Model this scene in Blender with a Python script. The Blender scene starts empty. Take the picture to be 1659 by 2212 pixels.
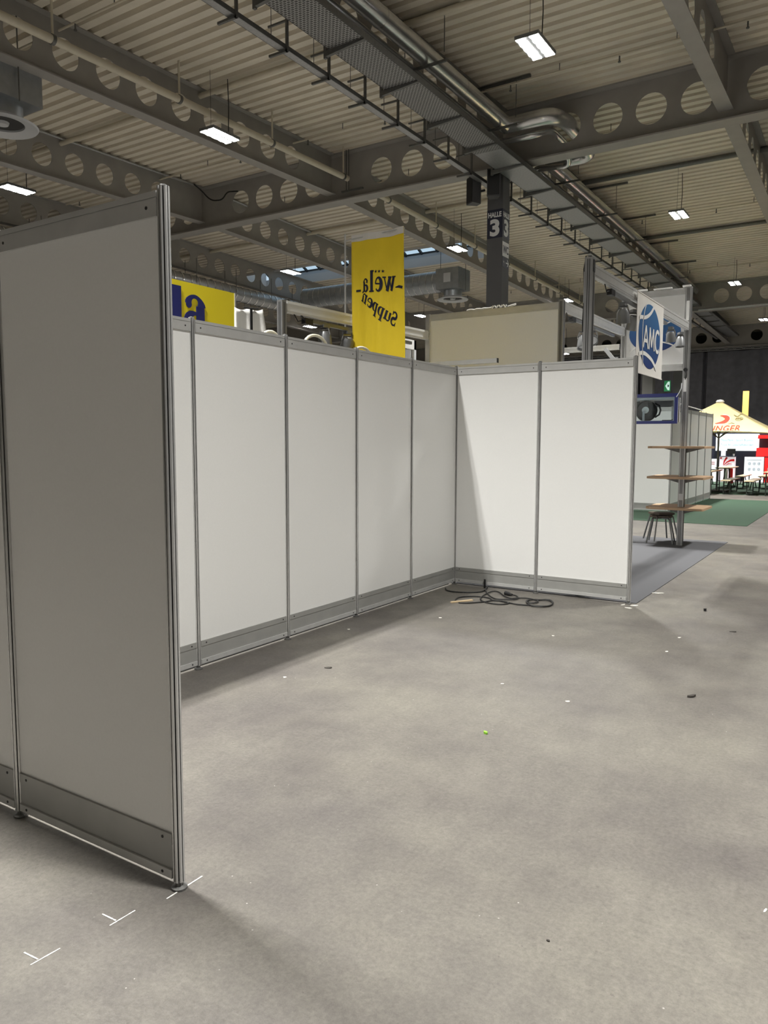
import bpy, math, random
from math import sin, cos, pi, tan, atan2, sqrt, radians
from mathutils import Vector, Matrix

random.seed(7)
SC = bpy.context.scene
COL = SC.collection

# ------------------------------------------------------------------ camera
FPX, YAW, PIT, ROL = 1641.71, 0.571158, 0.090992, 0.002335
CAM = Vector((4.0579, -7.8403, 1.64505))
fw = Vector((-sin(YAW) * cos(PIT), cos(YAW) * cos(PIT), -sin(PIT)))
r0 = Vector((cos(YAW), sin(YAW), 0))
u0 = r0.cross(fw)
r1 = r0 * cos(ROL) + u0 * sin(ROL)
u1 = -r0 * sin(ROL) + u0 * cos(ROL)
cd = bpy.data.cameras.new('camera')
cam = bpy.data.objects.new('camera', cd)
COL.objects.link(cam)
M3 = Matrix((r1, u1, -fw)).transposed()
cam.matrix_world = Matrix.Translation(CAM) @ M3.to_4x4()
cd.sensor_width = 36.0
cd.sensor_fit = 'AUTO'
cd.lens = FPX / 2212.0 * 36.0
cd.clip_end = 300
SC.camera = cam

# ------------------------------------------------------------------ materials
def mat(name, col, rough=0.6, metal=0.0, noise=0.0, nscale=8.0, bump=0.0, bscale=60.0, spec=0.5,
        emit=None, estr=0.0, alpha=1.0, trans=0.0, stretch=None):
    m = bpy.data.materials.new(name)
    m.use_nodes = True
    nt = m.node_tree
    b = nt.nodes['Principled BSDF']
    b.inputs['Base Color'].default_value = (col[0], col[1], col[2], 1)
    b.inputs['Roughness'].default_value = rough
    b.inputs['Metallic'].default_value = metal
    b.inputs['Specular IOR Level'].default_value = spec
    if trans:
        b.inputs['Transmission Weight'].default_value = trans
    if alpha < 1:
        b.inputs['Alpha'].default_value = alpha
    if emit:
        b.inputs['Emission Color'].default_value = (emit[0], emit[1], emit[2], 1)
        b.inputs['Emission Strength'].default_value = estr
    if noise or bump:
        tc = nt.nodes.new('ShaderNodeTexCoord')
        mp = nt.nodes.new('ShaderNodeMapping')
        nt.links.new(tc.outputs['Object'], mp.inputs['Vector'])
        if stretch:
            mp.inputs['Scale'].default_value = stretch
    if noise:
        n = nt.nodes.new('ShaderNodeTexNoise')
        n.inputs['Scale'].default_value = nscale
        n.inputs['Detail'].default_value = 5
        nt.links.new(mp.outputs['Vector'], n.inputs['Vector'])
        r = nt.nodes.new('ShaderNodeValToRGB')
        r.color_ramp.elements[0].position = 0.3
        r.color_ramp.elements[1].position = 0.7
        r.color_ramp.elements[0].color = tuple(max(0, c * (1 - noise)) for c in col) + (1,)
        r.color_ramp.elements[1].color = tuple(min(1, c * (1 + noise)) for c in col) + (1,)
        nt.links.new(n.outputs['Fac'], r.inputs['Fac'])
        nt.links.new(r.outputs['Color'], b.inputs['Base Color'])
    if bump:
        n2 = nt.nodes.new('ShaderNodeTexNoise')
        n2.inputs['Scale'].default_value = bscale
        n2.inputs['Detail'].default_value = 4
        nt.links.new(mp.outputs['Vector'], n2.inputs['Vector'])
        bp = nt.nodes.new('ShaderNodeBump')
        bp.inputs['Strength'].default_value = bump
        bp.inputs['Distance'].default_value = 0.02
        nt.links.new(n2.outputs['Fac'], bp.inputs['Height'])
        nt.links.new(bp.outputs['Normal'], b.inputs['Normal'])
    return m

MT = dict(
    panel=mat('white_panel', (0.86, 0.86, 0.845), 0.45, noise=0.012, nscale=120),
    panel_beige=mat('grey_white_panel', (0.88, 0.875, 0.83), 0.5, noise=0.012, nscale=90),
    alu=mat('aluminium', (0.66, 0.66, 0.655), 0.26, 0.6, noise=0.05, nscale=12),
    alu_matt=mat('matt_aluminium', (0.58, 0.58, 0.57), 0.4, 0.3, noise=0.05, nscale=10),
    frame_alu=mat('frame_aluminium', (0.36, 0.36, 0.36), 0.38, 0.55, noise=0.05, nscale=10),
    kick=mat('kick_plate_grey', (0.37, 0.37, 0.355), 0.36, 0.2, noise=0.06, nscale=6),
    dark=mat('dark_groove', (0.03, 0.03, 0.03), 0.6),
    steel=mat('painted_steel', (0.335, 0.32, 0.30), 0.55, noise=0.05, nscale=3),
    steel_low=mat('painted_column', (0.095, 0.095, 0.098), 0.6, noise=0.05, nscale=3),
    galv=mat('galvanised', (0.42, 0.425, 0.43), 0.42, 0.75, noise=0.12, nscale=25),
    galv_dark=mat('galvanised_dark', (0.16, 0.16, 0.155), 0.5, 0.5, noise=0.1, nscale=20),
    duct=mat('spiral_duct_metal', (0.66, 0.66, 0.66), 0.26, 0.85, noise=0.06, nscale=6),
    duct_dull=mat('dull_duct_metal', (0.40, 0.42, 0.44), 0.42, 0.7, noise=0.08, nscale=6),
    cream=mat('cream_pipe', (0.62, 0.57, 0.46), 0.5, noise=0.04, nscale=6),
    creamtube=mat('cream_tube', (0.80, 0.75, 0.58), 0.4),
    deck=mat('cream_deck', (0.74, 0.68, 0.575), 0.42, noise=0.05, nscale=1.5),
    black=mat('black_plastic', (0.012, 0.012, 0.013), 0.45),
    cable=mat('cable_rubber', (0.015, 0.015, 0.015), 0.5),
    white=mat('white_plain', (0.80, 0.80, 0.79), 0.5),
    cloth=mat('white_cloth', (0.78, 0.77, 0.74), 0.9, bump=0.15, bscale=40),
    yellow=mat('yellow_flag', (0.95, 0.70, 0.03), 0.8, noise=0.03, nscale=4),
    yellowb=mat('yellow_board', (0.93, 0.76, 0.02), 0.45),
    navy=mat('navy_print', (0.008, 0.008, 0.03), 0.6),
    blue_l=mat('blue_letter', (0.015, 0.02, 0.16), 0.5),
    logo=None,
    logo_w=mat('logo_white', (0.85, 0.84, 0.82), 0.6),
    banner=mat('banner_white', (0.80, 0.775, 0.73), 0.75, noise=0.02, nscale=5),
    signblue=mat('sign_navy', (0.012, 0.014, 0.035), 0.5),
    signwhite=mat('sign_white', (0.72, 0.72, 0.72), 0.5),
    caseblue=mat('case_blue', (0.015, 0.025, 0.20), 0.35),
    casegrey=mat('case_grey', (0.55, 0.56, 0.58), 0.5),
    wood=mat('board_wood', (0.46, 0.31, 0.19), 0.55, noise=0.15, nscale=9, stretch=(1, 12, 12)),
    stoolwood=mat('stool_wood', (0.10, 0.075, 0.055), 0.5, noise=0.2, nscale=12),
    chrome=mat('steel_tube', (0.30, 0.30, 0.30), 0.3, 0.9),
    carpet=mat('grey_carpet', (0.082, 0.083, 0.09), 0.95, noise=0.16, nscale=160, bump=0.25, bscale=300),
    green=mat('green_carpet', (0.028, 0.062, 0.036), 0.95, noise=0.25, nscale=60, bump=0.2, bscale=200),
    curtain=mat('black_curtain', (0.16, 0.163, 0.185), 0.95, noise=0.12, nscale=3),
    hallwall=mat('hall_wall_dark', (0.10, 0.098, 0.092), 0.8, noise=0.08, nscale=1),
    umb=mat('umbrella_cloth', (0.72, 0.60, 0.30), 0.8, noise=0.03, nscale=3),
    red=mat('red_paint', (0.72, 0.012, 0.015), 0.45),
    redl=mat('red_print', (0.55, 0.06, 0.03), 0.7),
    olive=mat('olive_print', (0.20, 0.16, 0.06), 0.7),
    bench=mat('bench_top', (0.78, 0.62, 0.40), 0.28, noise=0.05, nscale=6),
    benchleg=mat('bench_leg', (0.02, 0.03, 0.022), 0.5),
    leaf=mat('leaf_green', (0.22, 0.50, 0.03), 0.5),
    scrap=mat('paper_scrap', (0.80, 0.78, 0.72), 0.8),
    darkscrap=mat('dark_scrap', (0.04, 0.035, 0.03), 0.8),
    chalk=mat('chalk', (0.74, 0.73, 0.70), 0.9, noise=0.2, nscale=60),
    stick=mat('pale_wood', (0.62, 0.48, 0.30), 0.6),
    spot=mat('spot_grey', (0.22, 0.225, 0.23), 0.4, 0.4),
    pan=mat('pan_black', (0.010, 0.010, 0.011), 0.55, spec=0.2),
    navywall=mat('navy_wall', (0.012, 0.014, 0.03), 0.5),
    icon=mat('icon_blue', (0.20, 0.30, 0.42), 0.6),
    signgreen=mat('exit_green', (0.02, 0.16, 0.06), 0.4, emit=(0.04, 0.3, 0.12), estr=0.25),
    exitwhite=mat('exit_white', (0.5, 0.7, 0.6), 0.4, emit=(0.55, 0.8, 0.72), estr=0.5),
    lens=mat('lamp_lens', (1, 1, 1), 0.5, emit=(1, 0.985, 0.94), estr=75.0),
    screen=mat('lit_screen', (0.9, 0.95, 0.95), 0.5, emit=(0.86, 1.0, 0.98), estr=0.95),
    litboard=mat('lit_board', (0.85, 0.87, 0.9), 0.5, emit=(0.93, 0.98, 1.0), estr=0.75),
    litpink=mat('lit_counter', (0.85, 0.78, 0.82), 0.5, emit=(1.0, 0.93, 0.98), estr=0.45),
    litred=mat('lit_red', (0.75, 0.02, 0.02), 0.4, emit=(1.0, 0.02, 0.02), estr=0.65),
    screentext=mat('screen_text', (0.03, 0.20, 0.28), 0.5, emit=(0.03, 0.25, 0.35), estr=0.3),
    glow=mat('yellow_tower', (0.85, 0.55, 0.10), 0.5, emit=(1.0, 0.65, 0.2), estr=0.55),
    sky_pane=None, glass=None,
    curb=mat('skylight_curb', (0.66, 0.66, 0.67), 0.5),
    chain=mat('wall_tape', (0.78, 0.78, 0.76), 0.6),
)

# clear glass: mostly transparent with a glossy coat
def glass_mat(name, tint=(0.9, 0.95, 0.97), gl=0.02):
    m = bpy.data.materials.new(name); m.use_nodes = True
    nt = m.node_tree; nt.nodes.clear()
    o = nt.nodes.new('ShaderNodeOutputMaterial'); mx = nt.nodes.new('ShaderNodeMixShader')
    t = nt.nodes.new('ShaderNodeBsdfTransparent'); g = nt.nodes.new('ShaderNodeBsdfGlossy')
    t.inputs['Color'].default_value = tint + (1,)
    g.inputs['Roughness'].default_value = 0.05
    mx.inputs[0].default_value = gl
    nt.links.new(t.outputs[0], mx.inputs[1]); nt.links.new(g.outputs[0], mx.inputs[2])
    nt.links.new(mx.outputs[0], o.inputs['Surface'])
    return m
MT['glass'] = glass_mat('clear_glass')
MT['sheer'] = mat('sheer_film', (0.62, 0.63, 0.65), 0.7)

def logo_mat():
    m = bpy.data.materials.new('logo_blue'); m.use_nodes = True
    nt = m.node_tree; b = nt.nodes['Principled BSDF']
    b.inputs['Roughness'].default_value = 0.6
    tc = nt.nodes.new('ShaderNodeTexCoord'); sx = nt.nodes.new('ShaderNodeSeparateXYZ')
    nt.links.new(tc.outputs['Generated'], sx.inputs[0])
    r = nt.nodes.new('ShaderNodeValToRGB')
    r.color_ramp.elements[0].color = (0.012, 0.035, 0.17, 1)
    r.color_ramp.elements[1].color = (0.035, 0.15, 0.34, 1)
    nt.links.new(sx.outputs['Z'], r.inputs['Fac'])
    nt.links.new(r.outputs['Color'], b.inputs['Base Color'])
    return m
MT['logo'] = logo_mat()

def floor_mat():
    m = bpy.data.materials.new('hall_floor'); m.use_nodes = True
    nt = m.node_tree; N = nt.nodes; L = nt.links
    b = N['Principled BSDF']
    tc = N.new('ShaderNodeTexCoord')
    def noise(scale, det=5, rough=0.6, vec=None):
        n = N.new('ShaderNodeTexNoise'); n.inputs['Scale'].default_value = scale
        n.inputs['Detail'].default_value = det; n.inputs['Roughness'].default_value = rough
        L.new(vec or tc.outputs['Object'], n.inputs['Vector']); return n
    def ramp(src, p0, p1, c0, c1):
        r = N.new('ShaderNodeValToRGB')
        r.color_ramp.elements[0].position = p0; r.color_ramp.elements[1].position = p1
        r.color_ramp.elements[0].color = c0; r.color_ramp.elements[1].color = c1
        L.new(src, r.inputs['Fac']); return r
    def mix(kind, fac, a, bb):
        x = N.new('ShaderNodeMix'); x.data_type = 'RGBA'; x.blend_type = kind
        if isinstance(fac, float): x.inputs[0].default_value = fac
        else: L.new(fac, x.inputs[0])
        L.new(a, x.inputs[6])
        if isinstance(bb, tuple): x.inputs[7].default_value = bb
        else: L.new(bb, x.inputs[7])
        return x.outputs[2]
    big = ramp(noise(0.7, 6, 0.62).outputs['Fac'], 0.34, 0.66, (0.100, 0.091, 0.086, 1), (0.157, 0.147, 0.128, 1))
    mid = ramp(noise(2.2, 8, 0.75).outputs['Fac'], 0.36, 0.64, (0.88, 0.87, 0.88, 1), (1.10, 1.10, 1.08, 1))
    c = mix('MULTIPLY', 1.0, big.outputs['Color'], mid.outputs['Color'])
    mp = N.new('ShaderNodeMapping'); mp.inputs['Scale'].default_value = (6, 1.2, 1); mp.inputs['Rotation'].default_value = (0, 0, 0.5)
    L.new(tc.outputs['Object'], mp.inputs['Vector'])
    st = ramp(noise(2.0, 6, 0.75, mp.outputs['Vector']).outputs['Fac'], 0.3, 0.7, (0.9, 0.9, 0.9, 1), (1.07, 1.07, 1.07, 1))
    c = mix('MULTIPLY', 0.8, c, st.outputs['Color'])
    fine = ramp(noise(48, 5, 0.85).outputs['Fac'], 0.32, 0.68, (0.70, 0.70, 0.69, 1), (1.28, 1.28, 1.27, 1))
    c = mix('MULTIPLY', 0.85, c, fine.outputs['Color'])
    # dark pits
    pit = ramp(noise(38, 2, 0.5).outputs['Fac'], 0.25, 0.31, (1, 1, 1, 1), (0, 0, 0, 1))
    c = mix('MIX', pit.outputs['Color'], c, (0.10, 0.09, 0.08, 1))
    # pale grit
    v = N.new('ShaderNodeTexVoronoi'); v.inputs['Scale'].default_value = 14.0
    L.new(tc.outputs['Object'], v.inputs['Vector'])
    sp = ramp(v.outputs['Distance'], 0.030, 0.055, (1, 1, 1, 1), (0, 0, 0, 1))
    gate = ramp(noise(2.3, 4).outputs['Fac'], 0.50, 0.60, (0, 0, 0, 1), (1, 1, 1, 1))
    g2 = mix('MULTIPLY', 1.0, sp.outputs['Color'], gate.outputs['Color'])
    c = mix('MIX', g2, c, (0.42, 0.41, 0.38, 1))
    L.new(c, b.inputs['Base Color'])
    rr = ramp(noise(2.0, 4).outputs['Fac'], 0.3, 0.7, (0.42, 0.42, 0.42, 1), (0.62, 0.62, 0.62, 1))
    L.new(rr.outputs['Color'], b.inputs['Roughness'])
    b.inputs['Specular IOR Level'].default_value = 0.35
    bp = N.new('ShaderNodeBump'); bp.inputs['Strength'].default_value = 0.22; bp.inputs['Distance'].default_value = 0.01
    L.new(noise(55, 4, 0.7).outputs['Fac'], bp.inputs['Height']); L.new(bp.outputs['Normal'], b.inputs['Normal'])
    return m
MT['floor'] = floor_mat()

# ------------------------------------------------------------------ mesh builder
class MB:
    def __init__(s): s.v = []; s.f = []
    def add(s, vs, fs):
        o = len(s.v); s.v += [tuple(p) for p in vs]; s.f += [tuple(i + o for i in f) for f in fs]; return s
    def box(s, x0, x1, y0, y1, z0, z1):
        return s.add([(x0, y0, z0), (x1, y0, z0), (x1, y1, z0), (x0, y1, z0), (x0, y0, z1), (x1, y0, z1), (x1, y1, z1), (x0, y1, z1)],
                     [(3, 2, 1, 0), (4, 5, 6, 7), (0, 1, 5, 4), (1, 2, 6, 5), (2, 3, 7, 6), (3, 0, 4, 7)])
    def cbox(s, c, d):
        return s.box(c[0] - d[0] / 2, c[0] + d[0] / 2, c[1] - d[1] / 2, c[1] + d[1] / 2, c[2] - d[2] / 2, c[2] + d[2] / 2)
    def bar(s, a, b, w, h=None, up=(0, 0, 1)):
        """rectangular bar from a to b"""
        h = h or w; a = Vector(a); b = Vector(b); d = (b - a).normalized(); up = Vector(up)
        if abs(d.dot(up)) > 0.98: up = Vector((0, 1, 0))
        x = d.cross(up).normalized() * w / 2; y = x.cross(d).normalized() * h / 2
        vs = [p + sx * x + sy * y for p in (a, b) for sx, sy in ((-1, -1), (1, -1), (1, 1), (-1, 1))]
        return s.add(vs, [(0, 1, 2, 3), (7, 6, 5, 4), (0, 4, 5, 1), (1, 5, 6, 2), (2, 6, 7, 3), (3, 7, 4, 0)])
    def tube(s, pts, r, n=12, cap=True, rr=None):
        pts = [Vector(p) for p in pts]; m = len(pts); rings = []
        t0 = (pts[1] - pts[0]).normalized()
        nrm = t0.orthogonal().normalized()
        prev = t0
        for i, p in enumerate(pts):
            t = (pts[min(i + 1, m - 1)] - pts[max(i - 1, 0)]).normalized()
            q = prev.rotation_difference(t); nrm = (q @ nrm); nrm = (nrm - t * nrm.dot(t)).normalized(); prev = t
            bi = t.cross(nrm); R = rr[i] if rr else r
            rings.append([p + R * (cos(2 * pi * k / n) * nrm + sin(2 * pi * k / n) * bi) for k in range(n)])
        vs = [v for ring in rings for v in ring]; fs = []
        for i in range(m - 1):
            for k in range(n):
                fs.append((i * n + k, i * n + (k + 1) % n, (i + 1) * n + (k + 1) % n, (i + 1) * n + k))
        if cap:
            fs.append(tuple(range(n))[::-1]); fs.append(tuple((m - 1) * n + k for k in range(n)))
        return s.add(vs, fs)
    def cyl(s, a, b, r, n=16): return s.tube([a, b], r, n)
    def lathe(s, prof, n=24, c=(0, 0, 0)):
        vs = []; fs = []
        for r, z in prof:
            for k in range(n): vs.append((c[0] + r * cos(2 * pi * k / n), c[1] + r * sin(2 * pi * k / n), c[2] + z))
        for i in range(len(prof) - 1):
            for k in range(n): fs.append((i * n + k, i * n + (k + 1) % n, (i + 1) * n + (k + 1) % n, (i + 1) * n + k))
        return s.add(vs, fs)
    def prism(s, poly, z0, z1):
        n = len(poly)
        vs = [(p[0], p[1], z0) for p in poly] + [(p[0], p[1], z1) for p in poly]
        fs = [tuple(range(n))[::-1], tuple(range(n, 2 * n))] + [(i, (i + 1) % n, n + (i + 1) % n, n + i) for i in range(n)]
        return s.add(vs, fs)
    def xf(s, M):
        s.v = [tuple(M @ Vector(p)) for p in s.v]; return s
    def build(s, name, m, parent=None, smooth=False, loc=None):
        me = bpy.data.meshes.new(name)
        me.from_pydata(s.v, [], s.f); me.update()
        me.materials.append(MT[m] if isinstance(m, str) else m)
        if smooth:
            me.polygons.foreach_set('use_smooth', [True] * len(me.polygons))
            try: me.set_sharp_from_angle(angle=radians(40))
            except Exception: pass
        o = bpy.data.objects.new(name, me); COL.objects.link(o)
        if parent is not None: o.parent = parent
        if loc is not None: o.location = loc
        return o

def tag(o, label=None, cat=None, group=None, kind=None):
    if label: o['label'] = label
    if cat: o['category'] = cat
    if group: o['group'] = group
    if kind: o['kind'] = kind
    return o
def thing(name, label, cat, loc=(0, 0, 0), rz=0.0, group=None):
    o = bpy.data.objects.new(name, None); COL.objects.link(o)
    o.empty_display_size = 0.1
    o.location = loc; o.rotation_euler = (0, 0, rz)
    return tag(o, label, cat, group)
def dup(root, loc=None, rz=None, label=None, group=None):
    c = root.copy(); COL.objects.link(c)
    for ch in list(root.children):
        d = ch.copy(); COL.objects.link(d); d.parent = c
        for g in list(ch.children):
            e = g.copy(); COL.objects.link(e); e.parent = d
    if loc is not None: c.location = loc
    if rz is not None: c.rotation_euler = (0, 0, rz)
    if label: c['label'] = label
    if group: c['group'] = group
    return c
def struct(o): o['kind'] = 'structure'; return o

# flat lettering -----------------------------------------------------------------
def text_mb(body, size, offset=0.0, shear=0.0, width=None, spacing=1.0, thick=0.004):
    cu = bpy.data.curves.new('t', 'FONT'); cu.body = body; cu.size = size; cu.offset = offset; cu.shear = shear
    cu.space_character = spacing
    cu.extrude = thick / 2; cu.align_x = 'LEFT'; cu.resolution_u = 4
    o = bpy.data.objects.new('t', cu); COL.objects.link(o)
    dg = bpy.context.evaluated_depsgraph_get(); dg.update()
    me = bpy.data.meshes.new_from_object(o.evaluated_get(dg))
    mb = MB(); mb.add([tuple(v.co) for v in me.vertices], [tuple(p.vertices) for p in me.polygons])
    bpy.data.objects.remove(o); bpy.data.curves.remove(cu); bpy.data.meshes.remove(me)
    xs = [v[0] for v in mb.v]; x0, x1 = min(xs), max(xs)
    k = (width / (x1 - x0)) if width else 1.0
    mb.v = [((v[0] - x0) * k, v[1], v[2]) for v in mb.v]
    return mb
def place2d(mb, o, right, up):
    """2-D drawing (x right, y up, z out) to the plane at o"""
    r = Vector(right).normalized(); u = Vector(up).normalized(); n = r.cross(u)
    M = Matrix((r, u, n)).transposed().to_4x4(); M.translation = Vector(o)
    return mb.xf(M)

def stroke(mb, pts, ws, z=0.003):
    """flat brush stroke through pts with widths ws (2-D, extruded)"""
    pts = [Vector((p[0], p[1])) for p in pts]; n = len(pts); L = []; R = []
    if not isinstance(ws, (list, tuple)): ws = [ws] * n
    for i, p in enumerate(pts):
        d = (pts[min(i + 1, n - 1)] - pts[max(i - 1, 0)]).normalized(); q = Vector((-d.y, d.x)) * ws[i] / 2
        L.append(p + q); R.append(p - q)
    vs = []; fs = []; mb.k = getattr(mb, 'k', 0) + 1; zo = mb.k * .0004       # each stroke a hair above the one before
    for a, b in zip(L, R): vs += [(a.x, a.y, zo), (b.x, b.y, zo), (a.x, a.y, z + zo), (b.x, b.y, z + zo)]
    for i in range(n - 1):
        a = 4 * i; b = a + 4
        fs += [(a + 2, a + 3, b + 3, b + 2), (a, a + 2, b + 2, b), (a + 3, a + 1, b + 1, b + 3), (a + 1, a, b, b + 1)]
    fs += [(0, 1, 3, 2), (4 * n - 4, 4 * n - 2, 4 * n - 1, 4 * n - 3)]
    return mb.add(vs, fs)
def arc(cx, cy, rx, ry, a0, a1, n=18): return [(cx + rx * cos(radians(a0 + (a1 - a0) * i / n)), cy + ry * sin(radians(a0 + (a1 - a0) * i / n))) for i in range(n + 1)]
def wv(n, lo, hi, ph=0.0, k=1.0): return [lo + (hi - lo) * abs(sin(ph + k * pi * i / (n))) for i in range(n + 1)]
# bold serif letters, x-height 1, returns (MB, advance)
def glyph(ch):
    m = MB(); T = 0.30; t = 0.10
    def ser(x, y, w=0.5): stroke(m, [(x - w / 2, y), (x + w / 2, y)], t)
    if ch == 'w':
        for a, b, w in (((0.1, 1), (0.42, 0), T), ((0.42, 0), (0.68, 1), t), ((0.6, 1), (0.92, 0), T), ((0.92, 0), (1.22, 1), t)): stroke(m, [a, b], w)
        ser(0.1, 0.96); ser(0.62, 0.96, 0.4); ser(1.22, 0.96, 0.36); return m, 1.42
    if ch == 'e':
        stroke(m, arc(0.48, 0.5, 0.36, 0.46, 15, 320, 30), [0.10 + 0.22 * max(0, -cos(radians(15 + 305 * i / 30))) + 0.03 for i in range(31)])
        stroke(m, [(0.2, 0.52), (0.86, 0.56)], t); stroke(m, [(0.84, 0.56), (0.80, 0.75)], [0.14, 0.12]); return m, 1.0
    if ch == 'l':
        stroke(m, [(0.32, 0), (0.32, 1.5)], T); ser(0.32, 0.05, 0.55); stroke(m, [(0.06, 1.46), (0.4, 1.46)], t); return m, 0.64
    if ch == 'a':
        stroke(m, [(0.66, 0.05), (0.66, 0.7)], T)
        stroke(m, arc(0.46, 0.68, 0.24, 0.26, 0, 170, 14), [T, .27, .22, .17, .13, .11, .10, .10, .10, .11, .13, .16, .2, .22, .2])
        m.prism([(0.25 + .10 * cos(2 * pi * i / 20), 0.72 + .10 * sin(2 * pi * i / 20)) for i in range(20)], .002, .0055)
        stroke(m, arc(0.46, 0.28, 0.26, 0.22, 75, 290, 16), [.09, .1, .13, .17, .2, .23, .25, .26, .26, .25, .22, .19, .16, .13, .11, .1, .09])
        stroke(m, arc(0.9, 0.16, 0.14, 0.13, 190, 300, 8), 0.11); return m, 1.05
    if ch in 'un':
        if ch == 'n':
            stroke(m, [(0.25, 0), (0.25, 1)], T); stroke(m, [(0.85, 0), (0.85, 0.7)], T); stroke(m, arc(0.6, 0.68, 0.27, 0.26, 0, 150, 12), 0.15)
            ser(0.25, 0.04); ser(0.85, 0.04); stroke(m, [(0.02, 0.96), (0.3, 0.96)], t)
        else:
            stroke(m, [(0.25, 0.3), (0.25, 1)], T); stroke(m, [(0.85, 0), (0.85, 1)], T); stroke(m, arc(0.5, 0.3, 0.27, 0.26, 180, 330, 12), 0.15)
            stroke(m, [(0.02, 0.96), (0.3, 0.96)], t); stroke(m, [(0.62, 0.96), (0.9, 0.96)], t); stroke(m, [(0.8, 0.04), (1.06, 0.04)], t)
        return m, 1.12
    if ch == 'p':
        stroke(m, [(0.28, -0.45), (0.28, 1)], T); stroke(m, arc(0.5, 0.5, 0.36, 0.44, -150, 150, 24), [0.09 + 0.22 * max(0, cos(radians(-150 + 300 * i / 24))) for i in range(25)])
        ser(0.28, -0.42); stroke(m, [(0.04, 0.96), (0.3, 0.96)], t); return m, 1.06
    if ch == 'S':
        p = arc(0.48, 1.08, 0.34, 0.34, 20, 250, 14) + arc(0.5, 0.38, 0.38, 0.36, 85, -160, 16)
        stroke(m, p, [0.1 + 0.2 * sin(pi * i / (len(p) - 1)) for i in range(len(p))])
        stroke(m, [(0.82, 1.0), (0.84, 1.44)], t); stroke(m, [(0.12, 0.02), (0.12, 0.44)], t); return m, 1.05
    return m, 0.5
def word(s, h):
    w = MB(); x = 0
    for ch in s:
        g, adv = glyph(ch); g.v = [((p[0] + x) * h, p[1] * h, p[2]) for p in g.v]; w.add(g.v, g.f); x += adv
    return w, x * h

# ------------------------------------------------------------------ setting
M1 = 1.005                                    # stand grid module
H = 2.5
ZR, SL, YR = 9.62, 0.022, 10.0                # roof: ridge height, fall, ridge position
def deckz(y): return ZR - SL * abs(y - YR)

fl = MB().add([(-42, -24, 0), (24, -24, 0), (24, 47, 0), (-42, 47, 0)], [(0, 1, 2, 3)]).build('floor', 'floor'); struct(fl)

def dsurf(y):
    """underside of the corrugated deck straight above y"""
    f = (y + 24.0) % 0.31
    return deckz(y) + (.13 if .222 <= f <= .258 else 0.0) - .006
SKX0, SKX1, SKY0, SKY1 = -22.0, -9.15, 19.15, 21.75
def deck():
    m = MB()
    prof = []
    y = -24.0
    while y < 47:
        for dy, dz in ((0, 0), (0.17, 0), (0.20, 0.13), (0.28, 0.13)):
            prof.append((y + dy, dz))
        y += 0.31
    prof.append((y, 0))
    def strip(x0, x1, ya, yb):
        pr = [p for p in prof if ya - 1e-6 <= p[0] <= yb + 1e-6]
        vs = []; fs = []
        for y, dz in pr:
            z = deckz(y) + dz; vs += [(x0, y, z), (x1, y, z)]
        for i in range(len(pr) - 1): fs.append((2 * i, 2 * i + 2, 2 * i + 3, 2 * i + 1))
        m.add(vs, fs)
    strip(-42, SKX0, -24, 47); strip(SKX1, 24, -24, 47)
    strip(SKX0, SKX1, -24, SKY0); strip(SKX0, SKX1, SKY1, 47)
    # overlap seams of the sheets and an opaque roof skin with the skylight cut out
    for x0, x1, y0, y1 in ((-42, SKX0, -24, 47), (SKX1, 24, -24, 47), (SKX0, SKX1, -24, SKY0), (SKX0, SKX1, SKY1, 47)):
        ys = [y0] + ([YR] if y0 < YR < y1 else []) + [y1]
        for ya, yb in zip(ys, ys[1:]):
            za, zb = deckz(ya) + .17, deckz(yb) + .17
            m.add([(x0, ya, za), (x1, ya, za), (x1, yb, zb), (x0, yb, zb)], [(0, 3, 2, 1)])
    return m
struct(deck().build('ceiling', 'deck'))

def wallbox(name, *b): return struct(MB().box(*b).build(name, 'hallwall'))
wallbox('wall_left', -42.2, -42, -24, 47, 0, 10.2)
wallbox('wall_right', 24, 24.2, -24, 47, 0, 10.2)
wallbox('wall_back', -42, 24, -24.2, -24, 0, 10.2)
wallbox('wall_front', -42, 24, 47, 47.2, 0, 10.2)

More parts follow.
